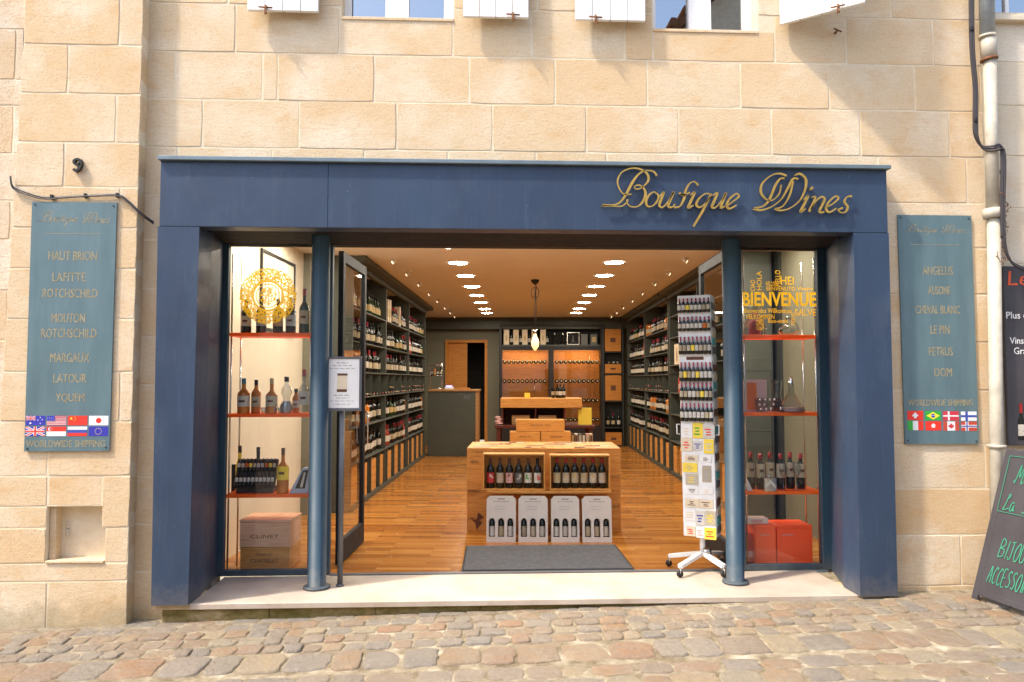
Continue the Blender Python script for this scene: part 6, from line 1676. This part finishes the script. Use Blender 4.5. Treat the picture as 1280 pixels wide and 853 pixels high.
for k, px in enumerate((981, 998)):
    g = thing('wine_glass', ('left','right')[k] + ' empty wine glass before the tagged bottles in the right window', 'wine glass', (gat(px,600,.08).x, YG+.11, zRs[2]+.001), 0, 'wine glasses in the right window')
    MB().lathe([(.034,.001),(.03,.004),(.005,.008),(.004,.11),(.02,.125),(.034,.16),(.034,.20),(.028,.235)], 16).build('glass', M['clear'], g)
cq = thing('trinket_box', 'small silver cube gift with bow on the bottom right window shelf', 'box', (gat(963,600,.06).x, YG+.09, zRs[2]+.001)); MB().cbox(-.055,.055,-.03,.05,0,.115,.004).build('box', M['chrome'], cq); MB().prism([(-.045,.02),(0,.07),(.045,.02),(.045,.05),(0,.10),(-.045,.05)], -.033, -.0305).build('box_print', M['label_w'], cq)
MB().tube([(0,.01,.115),(-.025,.01,.135),(-.01,.01,.14),(0,.01,.115),(.025,.01,.135),(.01,.01,.14),(0,.01,.116)], .004, 5).build('bow', M['chrome'], cq)
ppr = thing('paper_cone', 'folded white paper card at the left of the bottom right window shelf', 'card', (gat(936,600,.06).x, YG+.09, zRs[2]+.001)); MB().prism([(-.04,0),(.045,0),(-.005,.11)], 0, .002).build('card', M['paper'], ppr); MB().prism([(-.03,.0),(.03,.0),(.0,.08)], .02, .022).build('rear_flap', M['paper'], ppr)
for k, (p0_, p1_) in enumerate(((944,970.5),(971.5,1016))):
    a, c_ = at(p0_, 657, YG+.14), at(p1_, 700, YG+.14)
    t = thing('storage_box', ('left','right')[k] + ' glossy red orange box on the floor of the right shop window', 'box', ((a.x+c_.x)/2, YG+.14, .003)); w = (c_.x-a.x)/2
    MB().cbox(-w,w,0,.26,0,a.z-.03,.003).build('box', M['red_box'], t); MB().cbox(-w,w,-.002,.262,a.z-.029,a.z-.003,.003).build('lid', M['red_box'], t); MB().box(-w*.5 if k == 0 else -w*.75,w*.35 if k == 0 else -w*.1,-.0035,-.0021,a.z*.74,a.z*.74+.006).build('slot_label', M['pink'], t)
t = thing('storage_box', 'dark red box at the left end of the right shop window floor', 'box', (gat(934,690,.25).x, YG+.20, .003)); MB().cbox(-.06,.05,0,.2,0,.25).build('box', M['art_red'], t); MB().box(-.04,.03,-.001,0,.05,.1).build('box_label', M['pink'], t)
gb = thing('gift_bag', 'pale flat box lying on the red boxes in the right window', 'box', (gat(945,650,.2).x, YG+.24, at(945,657,YG+.14).z+.002)); MB().cbox(-.10,.10,-.06,.06,0,.05).build('box', M['carton'], gb); MB().box(-.05,.05,-.061,-.0601,.01,.04).build('box_print', M['pink'], gb)

# ---- vinyl decals on the glass: each stands on the outer face of its pane
def decal_mat():
    t = NT('ornate_yellow_vinyl'); p = t.objc()
    ln = t.t.nodes.new('ShaderNodeVectorMath'); ln.operation = 'LENGTH'; t.l(p, ln.inputs[0]); r = ln.outputs['Value']
    vo = t.t.nodes.new('ShaderNodeTexVoronoi'); vo.feature = 'DISTANCE_TO_EDGE'; vo.inputs['Scale'].default_value = 30; 
    mp = t.t.nodes.new('ShaderNodeMapping'); t.l(p, mp.inputs['Vector']); t.l(mp.outputs[0], vo.inputs['Vector'])
    pat = t.math('LESS_THAN', vo.outputs['Distance'], .10)
    sw = t.math('LESS_THAN', t.noise(p, 30, 2, .5, 2.5), .49)
    outer = t.math('MULTIPLY', t.math('GREATER_THAN', r, .125), t.math('MAXIMUM', pat, sw))
    r1 = t.math('MULTIPLY', t.math('GREATER_THAN', r, .112), t.math('LESS_THAN', r, .128))
    r2 = t.math('MULTIPLY', t.math('GREATER_THAN', r, .092), t.math('LESS_THAN', r, .099))
    inn = t.math('MULTIPLY', t.math('LESS_THAN', r, .072), sw)
    a = t.math('MAXIMUM', t.math('MAXIMUM', outer, r1), t.math('MAXIMUM', r2, inn))
    t.b.inputs['Base Color'].default_value = (.9,.55,.03,1); t.b.inputs['Roughness'].default_value = .4
    tl = t.t.nodes.new('ShaderNodeBsdfTranslucent'); tl.inputs[0].default_value = (.95,.58,.03,1)
    m1 = t.t.nodes.new('ShaderNodeMixShader'); m1.inputs[0].default_value = .5; t.l(t.b.outputs[0], m1.inputs[1]); t.l(tl.outputs[0], m1.inputs[2])
    tp = t.t.nodes.new('ShaderNodeBsdfTransparent'); m2 = t.t.nodes.new('ShaderNodeMixShader'); t.l(t.math('MULTIPLY', a, .93), m2.inputs[0]); t.l(tp.outputs[0], m2.inputs[1]); t.l(m1.outputs[0], m2.inputs[2])
    t.l(m2.outputs[0], t.out.inputs[0]); return t.mat
c0 = at(335, 370, YG-.006); rad = (at(371, 370, YG-.006).x-at(300, 370, YG-.006).x)/2
em = thing('window_emblem', 'round ornate yellow vinyl emblem on the left shop window', 'emblem', tuple(c0))
n = 64; m = MB(); vs = [(rad*(1+.012*(k % 2))*math.cos(2*math.pi*k/n), 0, rad*(1+.012*(k % 2))*math.sin(2*math.pi*k/n)) for k in range(n)]
m.add(vs, [list(range(n))]); m.build('ornate_disc', decal_mat(), em)
wd_ = thing('window_lettering', 'yellow vinyl greeting words on the right shop window', 'lettering', tuple(at(973, 375, YG-.005)))
for txt, a, b_, c_, d_, rot in (('BIENVENUE',928.5,1020,365.5,383,0),('SALVE',993.5,1020,386.5,395,0),('Bienvenidos Willkommen',930,990,385.5,391.5,0),('WELCOME',957,972,352,358,0),('BENVENUTO',958,994,358.5,363.5,0),('Vitajte',996,1016,359,364,0),('HOLA',946,952,339,363,1),('HELLO',969,975.5,338,358,1),('CIAO',938,944,350,364,1),('VELKOMMEN',932,968,393,399,0),('ALOHA',945,955,399,413,1),('Bem-vindo',960,985,399,404,0),('TERVE',989.5,994,391,407,1),('HEI',976,992,346,356,0)):
    A_, B_ = at(a, d_, YG-.005), at(b_, c_, YG-.005)
    if rot:
        g = text_mb(txt, 0, B_.z-A_.z, 0, B_.x-A_.x, 0, .0006, 0, .01); g.xf(Matrix.Translation((B_.x, YG-.005, A_.z)) @ Matrix(((0,0,-1,0),(0,1,0,0),(1,0,0,0),(0,0,0,1))))
    else: g = text_mb(txt, A_.x, B_.x, A_.z, B_.z, YG-.0055, YG-.0049, 0, .03 if txt == 'BIENVENUE' else .01)
    g.build('word', M['yellow_vinyl'], wd_, -wd_.location)
print('bottles', nb_[0])
